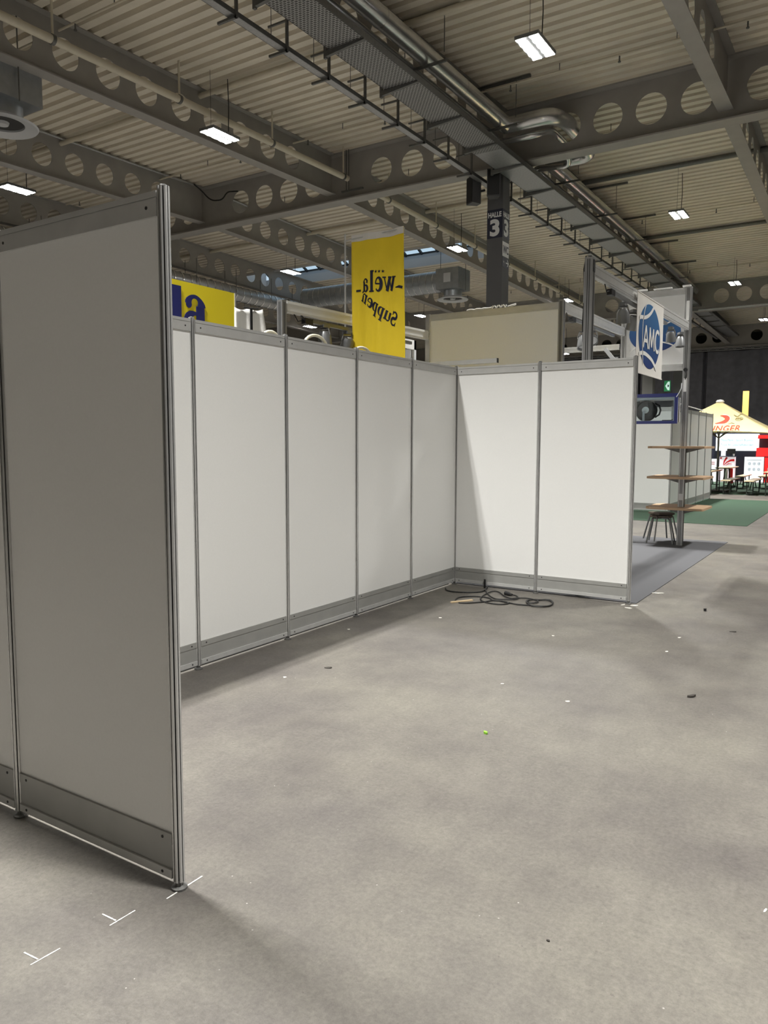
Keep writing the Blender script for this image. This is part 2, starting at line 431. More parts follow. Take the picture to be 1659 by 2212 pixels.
# skylight: curb, glazing towards the camera, small roof
def skylight():
    z0 = deckz(20.5); zc = 9.94; zt = 10.9
    wroot = struct(MB().box(SKX0 - .06, SKX0, SKY0, SKY1, z0 - .05, zt).build('window_1', 'curb'))
    MB().box(SKX1, SKX1 + .06, SKY0, SKY1, z0 - .05, zt).build('end_cheek', 'curb', wroot)
    MB().box(SKX0 - .06, SKX1 + .06, SKY0 - .06, SKY0, z0 - .05, zt).build('near_curb', 'curb', wroot)
    MB().box(SKX0 - .06, SKX1 + .06, SKY1, SKY1 + .06, z0 - .05, 9.72).build('far_curb', 'curb', wroot)
    MB().add([(SKX0, SKY1, 9.72), (SKX1, SKY1, 9.72), (SKX1, SKY1 + .25, 9.78), (SKX0, SKY1 + .25, 9.78)], [(0, 1, 2, 3)]).build('ledge', 'curb', wroot)
    MB().box(SKX0 - .06, SKX1 + .06, SKY1 + .25, SKY1 + .31, 9.76, zc).build('window_sill', 'casegrey', wroot)
    fr = MB(); y0 = SKY1 + .26; y1 = SKY0 + .9
    fr.bar((SKX0, y0, zc + .02), (SKX1, y0, zc + .02), .07); fr.bar((SKX0, y1, zt), (SKX1, y1, zt), .07)
    x = SKX0
    while x <= SKX1 + .01:
        fr.bar((x, y0, zc), (x, y1, zt), .09); x += (SKX1 - SKX0) / 16
    fr.build('window_frame', 'dark', wroot)
    MB().add([(SKX0, y0, zc + .03), (SKX1, y0, zc + .03), (SKX1, y1, zt + .03), (SKX0, y1, zt + .03)], [(0, 1, 2, 3)]).build('pane', 'glass', wroot)
    MB().add([(SKX0, y1, zt), (SKX1, y1, zt), (SKX1, SKY0, zt), (SKX0, SKY0, zt)], [(0, 1, 2, 3)]).build('roof_lid', 'curb', wroot)
skylight()

# ------------------------------------------------------------------ roof steel
def web(m, L, zb, zt, holes, rad, slope, th=0.014, nseg=28):
    """holed web plate along local +Y from 0 to L; holes = list of centres"""
    holes = sorted(h for h in holes if h - rad > 0.04 and h + rad < L - 0.04)
    zc = (zb + zt) / 2
    edges = [0.0]
    for a, b in zip(holes, holes[1:]): edges.append((a + b) / 2)
    edges.append(L)
    def P(x, y, z): return (x, y, z + slope * y)
    if not holes:
        m.add([P(sx * th / 2, y, z) for sx in (-1, 1) for y, z in ((0, zb), (L, zb), (L, zt), (0, zt))],
              [(0, 3, 2, 1), (4, 5, 6, 7), (0, 1, 5, 4), (3, 7, 6, 2), (0, 4, 7, 3), (1, 2, 6, 5)]); return m
    for i, c in enumerate(holes):
        a, b = edges[i], edges[i + 1]
        angs = [2 * pi * k / nseg for k in range(nseg)]
        for yy, zz in ((a, zb), (b, zb), (b, zt), (a, zt)): angs.append(atan2(zz - zc, yy - c) % (2 * pi))
        angs = sorted(set(round(t, 6) for t in angs))
        inn = []; out = []
        for t in angs:
            dy, dz = cos(t), sin(t)
            k = min([q for q in (((b - c) / dy if dy > 1e-9 else 1e9), ((a - c) / dy if dy < -1e-9 else 1e9),
                                 ((zt - zc) / dz if dz > 1e-9 else 1e9), ((zb - zc) / dz if dz < -1e-9 else 1e9))])
            inn.append((c + rad * dy, zc + rad * dz)); out.append((c + k * dy, zc + k * dz))
        n = len(angs); vs = []
        for sx in (-1, 1):
            vs += [P(sx * th / 2, *q) for q in inn] + [P(sx * th / 2, *q) for q in out]
        fs = []
        for k in range(n):
            k2 = (k + 1) % n
            fs.append((k, k2, n + k2, n + k)); fs.append((2 * n + k2, 2 * n + k, 3 * n + k, 3 * n + k2))
            fs.append((k2, k, 2 * n + k, 2 * n + k2))
        m.add(vs, fs)
    return m
def cell_beam(name, label, loc, rz, L, depth, fl_w, fl_t, holes, rad, slope, group=None, stiff=()):
    """loc = underside of the beam at its start; runs along local +Y"""
    t = thing(name, label, 'beam', loc, rz, group)
    def flange(z0, nm):
        MB().add([(sx * fl_w / 2, y, z + slope * y) for y in (0, L) for sx in (-1, 1) for z in (z0, z0 + fl_t)],
                 [(0, 1, 3, 2), (4, 6, 7, 5), (0, 2, 6, 4), (1, 5, 7, 3), (0, 4, 5, 1), (2, 3, 7, 6)]).build(nm, 'steel', t)
    flange(0, 'bottom_flange'); flange(depth - fl_t, 'top_flange')
    w = web(MB(), L, fl_t, depth - fl_t, holes, rad, slope)
    w.build('web', 'steel', t)
    for y in stiff:
        MB().box(-fl_w / 2 + .01, fl_w / 2 - .01, y - .008, y + .008, fl_t + slope * y, depth - fl_t + slope * y).build('stiffener_plate', 'steel', t)
    return t

YB = {1.1: 'right of the column line', -3.92: 'in the column line', -9.1: 'first left of the column', -14.2: 'second left of the column',
      -19.25: 'third left of the column', -24.3: 'fourth left of the column'}
DY = 1.08
GB = 8.33                                      # underside of the girder
for X, where in YB.items():
    # near bay, roof rises towards the girder
    if X > -20:
        y0 = -13.0; z0 = deckz(y0) - DY
        holes = [0.585 + .947 * k - y0 for k in range(-14, 9)]
        lab = 'grey cellular beam with round holes, nearest bay, %s' % where
        cell_beam('cellular_beam', lab, (X, y0, z0), 0, YR - .12 - y0, DY, .30, .022, holes, .285, SL, 'roof beams of the near bay')
    y0 = YR + .12
    holes = [11.93 + .947 * k - y0 for k in range(0, 21)]
    lab = 'grey cellular beam with round holes behind the main girder, %s' % where
    cell_beam('cellular_beam', lab, (X, y0, deckz(y0) - DY), 0, 31.0 - y0, DY, .30, .022, holes, .285, -SL, 'roof beams of the middle bay')
for X, where in ((1.1, 'right of the column line'), (-3.9, 'in the column line'), (-8.9, 'left of the column line')):
    cell_beam('cellular_beam', 'far grey cellular beam before the black curtain, ' + where, (X, 31.2, deckz(31.2) - DY), 0,
              12.6, DY, .30, .022, [.9 + .947 * k for k in range(13)], .285, -SL, 'roof beams of the far bay')

def girder(label, y, zb, depth, xs, x0=-42.0, x1=24.0, rad=.335):
    # local +Y -> world +X (rotate -90 deg)
    return cell_beam('roof_girder', label, (x0, y, zb), -pi / 2, x1 - x0, depth, .42, .035, [x - x0 for x in xs], rad, 0.0, 'main girders')
gx = [-2.36 + .955 * k for k in range(0, 4)] + [1.80, 2.75, 3.7, 4.66] + [7.2, 8.2, 9.2, 12.2, 13.2] + [-5.58, -6.55, -7.52] + [-9.8, -10.75, -11.7, -12.65] + [-14.9, -15.85, -16.8, -17.75] + [-19.9, -20.85, -21.8, -22.75]
gx = [g for g in gx if not (.62 < g < 1.4)]
g1 = girder('deep dark grey steel girder with round holes resting on the hall column', YR, GB, deckz(YR) - GB - .005, gx)
gx2 = [x0 + .97 * k for x0 in (-2.3, -7.4, -12.4, -17.4, 2.7, -22.4) for k in range(4)]
g2 = girder('grey steel girder with round holes across the hall in the middle distance', 31.1, deckz(31.1) - 1.3, 1.295, gx2, rad=.33)
girder('distant steel girder above the top of the black curtain', 43.9, deckz(43.9) - 1.3, 1.295, gx2, rad=.33)
# column under the girder
def column(x, y, z1, label, signs):
    t = thing('hall_column', label, 'column', (x, y, 0), 0, 'hall columns')
    w = .205
    MB().box(-w, w, -w, w, 0, z1).build('shaft', 'steel_low', t)
    MB().box(-w - .06, w + .06, -w - .06, w + .06, 0, .03).build('base_plate', 'steel_low', t)
    MB().box(-w - .01, w + .01, -w - .01, w + .01, z1 - .04, z1 - .005).build('cap_plate', 'steel_low', t)
    return t
CX, CY = -4.06, 10.0
column(CX, CY, GB, 'square dark grey hall column with hall number signs, under the main girder', True)
column(CX, 31.1, deckz(31.1) - 1.3, 'distant dark column under the second girder', False)

# signs on the column
def col_sign(name, label, x0, x1, z0, z1, face, bg, parts):
    if face == 'front':
        o = Vector((0, 0, 0)); loc = (CX + x0, CY - .2055, z0); right = (1, 0, 0)
    else:
        loc = (CX + .2055, CY + x0, z0); right = (0, 1, 0)
    t = thing(name, label, 'sign', loc)
    w = x1 - x0; h = z1 - z0
    pl = place2d(MB().box(0, w, 0, h, 0, .004), (0, 0, 0), right, (0, 0, 1)).build('sign_plate', bg, t)
    for nm, mb, m, ox, oz in parts:
        mb.v = [(v[0] + ox, v[1] + oz, v[2] + .006) for v in mb.v]
        place2d(mb, (0, 0, 0), right, (0, 0, 1)).build(nm, m, pl)
def halle_parts(w):
    a = text_mb('HALLE', .165, .006, width=w * .86); b = text_mb('3', .52, .022, width=w * .62)
    return [('lettering', a, 'signwhite', w * .07, .50), ('numeral', b, 'signwhite', w * .19, .07)]
col_sign('hall_number_sign', 'dark blue sign reading HALLE 3 on the broad front face of the column', -.205, .205, 6.66, 7.34, 'front', 'signblue', halle_parts(.41))
col_sign('hall_number_sign', 'dark blue sign reading HALLE 3 on the narrow right face of the column', -.205, .205, 6.66, 7.34, 'side', 'signblue', halle_parts(.41))
col_sign('toilet_sign', 'white sign reading WC on the right face of the column', -.19, .19, 6.22, 6.57, 'side', 'signwhite', [('lettering', text_mb('WC', .26, .004, width=.32), 'signblue', .03, .08)])
def arrow_mb():
    m = MB(); stroke(m, [(.0, .09), (.15, .09)], .03); stroke(m, [(.08, .17), (.16, .09), (.08, .01)], .03); return m
col_sign('arrow_sign', 'dark sign with a white right arrow under the WC sign', -.19, .19, 5.95, 6.20, 'side', 'signblue', [('arrow', arrow_mb(), 'signwhite', .2, .04), ('lettering', text_mb('WC', .07, 0, width=.08), 'signwhite', .04, .11)])

# loudspeakers at the column head
def speaker(label, loc, rz):
    t = thing('wall_speaker', label, 'speaker', loc, rz, 'loudspeakers on the column')
    p = [(-.16, -.12), (.16, -.12), (.10, .14), (-.10, .14)]
    MB().prism(p, -.32, .32).build('cabinet', 'steel_low', t)
    MB().box(-.14, .14, -.135, -.121, -.29, .29).build('grille', 'black', t)
    MB().bar((0, .14, 0), (0, .3, .05), .05).build('bracket', 'steel_low', t)
speaker('dark wedge loudspeaker on the left side of the column head', (-4.55, 9.62, 7.82), radians(-35))
speaker('dark loudspeaker on the front of the column head facing the camera', (-3.98, 9.52, 7.86), radians(25))

# ------------------------------------------------------------------ pipes, trays, ducts
def seam_rings(m, p0, p1, r, step, w=.03, k=1.03):
    p0 = Vector(p0); p1 = Vector(p1); d = (p1 - p0); L = d.length; d.normalize(); s = step / 2
    while s < L: m.cyl(p0 + d * s, p0 + d * (s + w), r * k, 20); s += step
    return m
def bend(pts, r=.25, n=6):
    """polyline with rounded corners"""
    pts = [Vector(p) for p in pts]; out = [pts[0]]
    for a, b, c in zip(pts, pts[1:], pts[2:]):
        u = (a - b).normalized(); v = (c - b).normalized()
        rr = min(r, (a - b).length * .49, (c - b).length * .49)
        p = b + u * rr; q = b + v * rr
        for i in range(n + 1):
            s = i / n; out.append(p * (1 - s) ** 2 + 2 * b * s * (1 - s) + q * s * s)
    out.append(pts[-1]); return out

PZ = 8.8
t = thing('ventilation_pipe', 'large shiny metal pipe looping through a hole of the main girder', 'pipe', (-3.33, -10, PZ))
def rel(pts, o): return [Vector(p) - Vector(o) for p in pts]
o = (-3.33, -10, PZ)
MB().tube(rel([(-3.33, -10, PZ), (-3.33, 8.75, PZ)], o), .175, 24).build('near_run', 'duct', t, True)
MB().tube(rel(bend([(-3.33, 8.5, PZ), (-3.33, 8.74, PZ), (-2.27, 8.74, PZ), (-2.25, 9.6, 8.97), (-2.25, 10.4, 8.97), (-2.25, 11.5, PZ), (-3.33, 11.5, PZ), (-3.33, 11.75, PZ)], .3), o), .17, 24).build('loop', 'duct', t, True)
MB().tube(rel([(-3.33, 11.6, PZ), (-3.33, 30.3, PZ - .1)], o), .175, 24).build('far_run', 'duct', t, True)
for k in range(6): MB().cyl((0, 1.5 + 3.0 * k, 0), (0, 1.53 + 3.0 * k, 0), .18, 20).build('joint_ring', 'duct', t, True)
def rod_set(yl, z0, r=.008):
    m = MB()
    for y in yl: m.cyl((0, y, z0), (0, y, deckz(y - 10 + 0) - PZ + .02), r, 6)
    return m
hg = MB()
for y in (-2.0, 1.5, 5.0, 8.3, 12.5, 16.0, 19.5, 23, 26.5):
    for dx in (-.42, .42):
        MB().cyl((dx, y + 10, -.05), (dx, y + 10, deckz(y) - PZ - .02), .009, 6).build('hanger_rod', 'galv_dark', t)
    MB().box(-.55, .75, y + 9.97, y + 10.03, deckz(y) - PZ - .07, deckz(y) - PZ - .02).build('deck_rail', 'galv_dark', t)
    MB().box(-.46, .46, y + 9.98, y + 10.02, -.23, -.185).build('support_bar', 'galv_dark', t)

t = thing('ventilation_pipe', 'thinner shiny metal pipe running left of and below the large pipe', 'pipe', (-3.62, -10, 8.62))
o = (-3.62, -10, 8.62)
MB().tube(rel([(-3.62, -10, 8.62), (-3.62, 8.8, 8.62)], o), .085, 20).build('near_run', 'duct', t, True)
MB().tube(rel(bend([(-3.62, 8.65, 8.62), (-3.62, 8.95, 8.55), (-2.72, 8.95, 8.55), (-2.56, 9.55, 8.82), (-2.56, 10.5, 8.82), (-2.7, 11.2, 8.55), (-3.62, 11.2, 8.62), (-3.62, 11.5, 8.62)], .2), o), .075, 20).build('loop', 'duct', t, True)
MB().tube(rel([(-3.62, 11.4, 8.62), (-3.62, 30.3, 8.5)], o), .085, 20).build('far_run', 'duct', t, True)

# wide perforated tray: near half is mesh, far half has closed covers
def mesh_mat():
    m = bpy.data.materials.new('perforated_tray'); m.use_nodes = True
    nt = m.node_tree; N = nt.nodes; L = nt.links; b = N['Principled BSDF']
    tc = N.new('ShaderNodeTexCoord'); mp = N.new('ShaderNodeMapping'); mp.inputs['Scale'].default_value = (14, 22, 1)
    L.new(tc.outputs['Object'], mp.inputs['Vector'])
    w = N.new('ShaderNodeTexBrick'); w.inputs['Scale'].default_value = 1.0; w.inputs['Mortar Size'].default_value = 0.16
    w.inputs['Brick Width'].default_value = 1.0; w.inputs['Row Height'].default_value = 1.0
    w.inputs['Color1'].default_value = (0.06, 0.06, 0.06, 1); w.inputs['Color2'].default_value = (0.09, 0.09, 0.085, 1); w.inputs['Mortar'].default_value = (0.36, 0.36, 0.355, 1)
    L.new(mp.outputs['Vector'], w.inputs['Vector']); L.new(w.outputs['Color'], b.inputs['Base Color'])
    b.inputs['Metallic'].default_value = 0.3; b.inputs['Roughness'].default_value = 0.5
    return m
MT['perf'] = mesh_mat()
TX0, TX1, TZ = -3.84, -3.16, 8.10
t = thing('cable_tray', 'wide perforated cable tray hung below the girder beside the pipes', 'cable tray', (-3.5, -10, TZ))
hw = (TX1 - TX0) / 2
MB().box(-hw, hw, 0, 18.2, 0, .012).build('perforated_bed', 'perf', t)
MB().box(-hw, hw, 18.2, 53, 0, .02).build('closed_bed', 'galv', t)
for s, nm in ((-1, 'side_rail'), (1, 'side_rail')):
    MB().box(s * hw - .008, s * hw + .008, 0, 53, 0, .11).build(nm, 'galv_dark', t)
ys = [-2.4, -.7, 1.04, 2.76, 4.46, 6.2, 7.81, 9.3, 11.3, 13.08, 14.95, 16.85, 18.87, 20.8, 22.7, 24.6, 26.5, 28.4, 30.3, 32.2, 34.1, 36, 38]
for y in ys:
    yy = y + 10
    MB().add([(-hw - .1, yy - .03, -.10), (-hw - .1, yy + .03, -.10), (-hw - .1, yy + .03, -.005), (-hw - .1, yy - .03, -.005), (hw + .02, yy - .03, -.03), (hw + .02, yy + .03, -.03), (hw + .02, yy + .03, -.005), (hw + .02, yy - .03, -.005)],
             [(0, 1, 2, 3), (7, 6, 5, 4), (0, 4, 5, 1), (1, 5, 6, 2), (2, 6, 7, 3), (3, 7, 4, 0)]).build('bracket', 'galv_dark', t)
    MB().box(-hw - .11, -hw - .06, yy - .025, yy + .025, -.12, .42 if y < 9 or y > 11 else .2).build('drop_post', 'galv_dark', t)
    MB().box(-hw - .30, -hw - .06, yy - .02, yy + .02, .36, .40).build('cross_arm', 'galv_dark', t) if not 9 < y < 11 else None

t = thing('cable_tray', 'narrow perforated cable tray on hangers left of the wide tray', 'cable tray', (-4.37, -10, 8.0))
MB().box(-.07, .07, 0, 53, 0, .01).build('tray_bed', 'galv', t)
for s in (-1, 1): MB().box(s * .07 - .005, s * .07 + .005, 0, 53, 0, .07).build('side_rail', 'galv_dark', t)
hy = [-2.4, -1.3, -.12, 1.02, 2.19, 3.32, 4.44, 5.61, 6.68, 7.75, 8.9, 11.26, 12.64, 13.92, 15.07, 16.31, 17.78, 19.11, 20.4, 21.7, 23, 24.3, 25.6, 27, 28.3, 29.6, 33, 35, 37]
for y in hy:
    yy = y + 10
    MB().box(.075, .115, yy - .02, yy + .02, -.05, .46).build('hanger_post', 'galv_dark', t)
    MB().box(-.28, .11, yy - .02, yy + .02, -.05, -.012).build('support_arm', 'galv_dark', t)
    MB().box(-.30, .11, yy - .015, yy + .015, .42, .45).build('top_arm', 'galv_dark', t)
    MB().cyl((-.24, yy, .30), (-.24, yy, dsurf(y) - 8.0), .006, 6).build('threaded_rod', 'galv_dark', t)

# cream sprinkler mains beside the first beam left of the column
def main_pipe(label, pts, x, zf):
    t = thing('sprinkler_main', label, 'pipe', (x, pts[0], zf(pts[0])), 0, 'cream mains along the roof beams')
    L = pts[1] - pts[0]; dz = zf(pts[1]) - zf(pts[0])
    MB().cyl((0, 0, 0), (0, L, dz), .075, 18).build('pipe', 'cream', t, True)
    y = 1.2
    while y < L:
        z = dz * y / L
        MB().cyl((0, y, z), (0, y, dsurf(pts[0] + y) - zf(pts[0])), .022, 8).build('hanger', 'cream', t)
        MB().cyl((0, y - .03, z), (0, y + .03, z), .09, 16).build('clamp', 'galv_dark', t)
        y += 2.9
zm = lambda y: 8.83 - .018 * abs(y - 10)
main_pipe('cream sprinkler main along the first beam left of the column, near bay', (-12, 9.7), -8.42, zm)
main_pipe('cream sprinkler main along the first beam left of the column, beyond the girder', (10.6, 30), -8.42, zm)
for y0, y1, lab in ((-12, 9.3, 'thin pale conduit on top of the second beam left of the column, near bay'), (11.0, 30, 'thin pale conduit on top of the second beam, beyond the girder')):
    t = thing('conduit', lab, 'conduit', (-13.98, y0, deckz(y0) - .07), 0, 'conduits on the second beam')
    MB().cyl((0, 0, 0), (0, y1 - y0, deckz(y1) - deckz(y0)), .03, 10).build('tube', 'galv', t, True)
t = thing('loose_cable', 'black cable sagging from the conduit to the girder', 'cable', (-13.93, 9.31, deckz(9.25) - .07))
MB().tube(bend([(0, 0, 0), (.05, .25, -.12), (.25, .45, -.42), (.7, .5, -.45), (.85, .55, -.22), (1.3, .55, -.28)], .2), .02, 8).build('cable', 'cable', t, True)
# bracket and valve where the near main ends
t = thing('pipe_support', 'small steel bracket holding the end of the cream main at the girder', 'bracket', (-8.3, 9.75, 8.5))
MB().box(-.35, .35, -.03, .03, 0, .04).build('cross_bar', 'galv_dark', t)
MB().cyl((-.2, 0, .04), (-.2, 0, dsurf(9.75) - 8.5), .014, 8).build('rod', 'galv_dark', t); MB().cyl((-.12, 0, .04), (-.12, 0, dsurf(9.75) - 8.5), .014, 8).build('rod', 'galv_dark', t)

# pipes across the bays just under the deck
def cross_pipe(name, label, x0, x1, y, r, m, drop=.1, heads=True):
    z = deckz(y) - drop
    t = thing(name, label, 'pipe', (x0, y, z), 0, 'pipes across under the roof deck')
    MB().cyl((0, 0, 0), (x1 - x0, 0, 0), r, 12).build('pipe', m, t, True)
    if heads:
        x = .7
        while x + 1.2 < x1 - x0:
            MB().cyl((x, 0, -.12), (x, 0, 0), .016, 8).cyl((x, 0, -.14), (x, 0, -.12), .03, 8).build('sprinkler_head', 'galv_dark', t)
            MB().cyl((x + 1.1, 0, 0), (x + 1.1, 0, dsurf(y) - z), .010, 6).build('hanger', 'galv_dark', t)
            x += 2.35
NB = ['crossing above the trays', 'left of the trays', 'between the first and second beams left', 'between the second and third beams left']
for y, nm in ((1.4, 'closest to the camera'), (8.2, 'close to the main girder')):
    cross_pipe('sprinkler_pipe', 'thin pipe under the near deck, ' + nm + ', left of the column line', -18.7, -4.1, y, .022, 'cream', .17)
    cross_pipe('sprinkler_pipe', 'thin pipe under the near deck, ' + nm + ', right of the column line', -3.7, 6.0, y, .022, 'cream', .17)
cross_pipe('drain_pipe', 'thick grey-beige pipe under the near deck left of the column line', -18.7, -4.1, 4.93, .06, 'cream', .12, False)
cross_pipe('drain_pipe', 'thick grey-beige pipe under the near deck right of the column line', -3.7, 6.0, 4.90, .06, 'cream', .12, False)
for y, nm in ((11.9, 'just behind the main girder'), (19.4, 'in the middle of the bay'), (27.4, 'before the second girder')):
    cross_pipe('sprinkler_pipe', 'thin pipe under the deck ' + nm + ', left of the column line', -23.7, -4.1, y, .022, 'cream', .17) if y != 19.4 else None
    cross_pipe('sprinkler_pipe', 'thin pipe under the deck ' + nm + ', right of the column line', -3.7, 6.0, y, .022, 'cream', .17)
for y, nm in ((15.2, 'first behind the main girder'), (21.95, 'second behind the main girder')):
    cross_pipe('drain_pipe', 'thick pipe under the deck right of the column line, ' + nm, -3.7, 6.0, y, .07, 'galv_dark', .1, False)
    if y < 16: cross_pipe('drain_pipe', 'thick pipe under the deck left of the column line, ' + nm, -23.7, -4.1, y, .06, 'cream', .1, False)

# swirl diffusers with their ducts
def diffuser(label, loc, duct_to, s=1.0):
    t = thing('air_diffuser', label, 'air diffuser', loc)
    b = .5 * s
    MB().box(-b, b, -b, b, .35 * s, 1.15 * s).build('plenum_box', 'duct_dull', t)
    MB().lathe([(.36 * s, .36 * s), (.36 * s, .1 * s)], 28).build('neck', 'duct_dull', t, True)
    MB().lathe([(.34 * s, .12 * s), (.62 * s, .0), (.60 * s, -.03 * s), (.38 * s, .02), (.38 * s, .12 * s)], 32).build('swirl_ring', 'casegrey', t, True)
    MB().lathe([(.001, .06 * s), (.37 * s, .05 * s)], 28).build('dark_throat', 'dark', t)
    MB().lathe([(.001, 0), (.10 * s, .0), (.12 * s, .05 * s)], 16).build('hub', 'casegrey', t)
    MB().box(-.15 * s, .15 * s, -b - .008, -b, .6 * s, .95 * s).build('hatch', 'curb', t)
    if duct_to:
        MB().tube([(-b, 0, .75 * s), (duct_to, 0, .75 * s)], .42 * s, 28).build('duct', 'duct_dull', t, True)
        m = MB(); x = -b - .2
        while x > duct_to: m.cyl((x, 0, .75 * s), (x - .025, 0, .75 * s), .428 * s, 28); x -= .3
        m.build('duct_seams', 'duct', t, True)
        MB().tube([(duct_to, 0, .75 * s), (duct_to - .05, .0, .75 * s)], .44 * s, 28).build('duct_end', 'duct', t, True)
    for sx in (-1, 1): MB().cyl((sx * (b + .06), 0, .3 * s), (sx * (b + .06), 0, dsurf(loc[1]) - loc[2]), .012, 6).build('hanger_rod', 'galv_dark', t)
diffuser('round swirl air diffuser under a square box with duct, left of the column', (-10.35, 19.6, 7.32), -7.35, 1.0)
diffuser('round swirl air diffuser under a grey box at the left edge near the roof', (-9.75, .62, 7.45), None, 1.0)

# ribbed duct under the third beam left
t = thing('ribbed_duct', 'silver ribbed round duct hanging under the third beam left of the column', 'duct', (-18.9, 4, 7.85))
MB().tube([(0, 0, .1), (0, 17.2, 0)], .30, 28).build('shell', 'galv', t, True)
y = .3
while y < 17: MB().cyl((0, y, .1 - .1 * y / 17), (0, y + .05, .1 - .1 * y / 17), .315, 28).build('rib', 'duct', t, True); y += .42
y = 1.0
while y < 17:
    MB().cyl((-.32, y, 0), (-.32, y, .95), .012, 6).build('hanger_rod', 'galv_dark', t)
    MB().cyl((.32, y, 0), (.32, y, .95), .012, 6).build('hanger_rod', 'galv_dark', t); y += 2.2

# ------------------------------------------------------------------ hall lamps
LP = 310.0
def lamp(label, x, y, z=8.2, src=None):
    if src is not None:
        t = dup(src, (x, y, z), 0, label)
    else:
        t = thing('hall_lamp', label, 'ceiling light', (x, y, z), 0, 'twin-strip hall lamps')
        hs_ = MB().box(-.21, .21, -.40, .40, .03, .09).build('housing', 'spot', t)
        for s in (-1, 1):
            prof = []
            for i in range(25):
                yy = -.38 + .76 * i / 24; prof.append((.068 + .010 * cos(yy * 2 * pi / .19), yy))
            p = [(a, b) for a, b in prof] + [(-a, b) for a, b in reversed(prof)]
            m = MB().prism(p, .021, .03); m.v = [(v[0] + s * .115, v[1], v[2]) for v in m.v]
            m.build('light_strip', 'lens', hs_)
    for yy in (-.26, .26):
        MB().tube([(0, yy, .09), (.0 if yy < 0 else .02, yy, .09 + (dsurf(y + yy) - z) * .5), (0, yy, dsurf(y + yy) - z)], .010 if yy > 0 else .004, 6).build('suspension_cable', 'cable', t)
    for s in (-1, 1):
        ld = bpy.data.lights.new('lamp_beam', 'AREA'); ld.shape = 'RECTANGLE'; ld.size = .14; ld.size_y = .76
        ld.energy = LP * (.70 if x > 4 else 1.0); ld.spread = radians(104); ld.color = (1.0, .987, .945)
        lo = bpy.data.objects.new('lamp_beam', ld); COL.objects.link(lo); lo.parent = t; lo.location = (s * .115, 0, .015)
    return t
def strip_lights(t):
    pass
SEEN = [(-1.05, 4.76, 'lit twin-strip hall lamp nearest the camera, upper right, before the main girder'),
        (-1.05, 15.87, 'lit twin-strip hall lamp behind the main girder, right of the shiny pipe'),
        (-1.14, 27.0, 'lit twin-strip hall lamp before the second girder, on the right'),
        (-1.26, 37.9, 'lit twin-strip hall lamp at the right edge, in front of the curtain'),
        (-8.17, 4.6, 'lit twin-strip hall lamp below the first beam left of the column'),
        (-8.26, 15.92, 'lit twin-strip hall lamp left of the column, beside the cream main'),
        (-8.3, 27.0, 'hall lamp of the second row hidden behind the column'),
        (-15.2, 4.3, 'lit twin-strip hall lamp at the left edge above the tall front panel'),
        (-15.37, 15.65, 'lit twin-strip hall lamp below the skylight'),
        (-16.18, 27.2, 'lit twin-strip hall lamp between the yellow flag and the upper partition'),
        (-23.41, 27.05, 'lit twin-strip hall lamp low above the stand wall, left of the flag'),
        (-12.9, 39.8, 'small distant hall lamp seen through the frame beside the upper partition')]
base = None
for x, y, lab in SEEN:
    z = 8.2 if y < 39 else 7.3
    lamp(lab, x, y, z)
# the rest of the hall's regular lamp grid, above and behind the camera
for x, y, lab in ((5.3, -5.1, 'hall lamp above and right of the camera'), (5.6, 4.7, 'hall lamp on the right beyond the frame, near bay'),
                  (5.6, 15.9, 'hall lamp on the right beyond the frame, middle bay'), (-1.05, -5.65, 'hall lamp above the front stand panel'),
                  (-8.2, -5.9, 'hall lamp above left of the front panel'), (-1.05, -17.6, 'hall lamp behind the camera, left'),
                  (5.6, -17.6, 'hall lamp behind the camera, right'), (13.2, 4.7, 'hall lamp far right beyond the frame'),
                  (13.2, -5.9, 'hall lamp far right beside the camera'), (5.6, 27.0, 'hall lamp on the right beyond the frame, far')):
    lamp(lab, x, y)

# ------------------------------------------------------------------ system walls
def post_mesh(h):
    m = MB(); prof = []
    R = .0225
    for k in range(8):                                   # octagon with a slot in every face
        a0 = 2 * pi * k / 8 + pi / 8; a1 = a0 + 2 * pi / 8
        p0 = Vector((R * cos(a0), R * sin(a0))); p1 = Vector((R * cos(a1), R * sin(a1)))
        nrm = -((p0 + p1) / 2).normalized()
        for s, d in ((0, 0), (.355, 0), (.365, .009), (.635, .009), (.645, 0)):
            prof.append(tuple(p0.lerp(p1, s) + nrm * d))
    m.prism(prof, .03, h + .012)
    return m
POST0 = None
def post(label, x, y, h=H, group='system wall posts', seen=True):
    global POST0
    if POST0 is None or h != H:
        t = thing('wall_post', label, 'post', (x, y, 0), 0, group)
        post_mesh(h).build('slotted_profile', 'alu', t)
        MB().prism([(.0136 * cos(2 * pi * k / 8 + pi / 8), .0136 * sin(2 * pi * k / 8 + pi / 8)) for k in range(8)], .031, h + .010).build('slot_shade_core', 'dark', t)  # dark core added so that the slot floors look shaded
        MB().lathe([(.001, 0), (.03, 0), (.03, .008), (.014, .014), (.014, .035)], 16).build('levelling_foot', 'galv_dark', t)
        MB().lathe([(.001, h + .018), (.012, h + .018), (.016, h + .012)], 12).build('end_cap', 'dark', t)
        if h == H: POST0 = t
        return t
    return dup(POST0, (x, y, 0), 0, label, group)
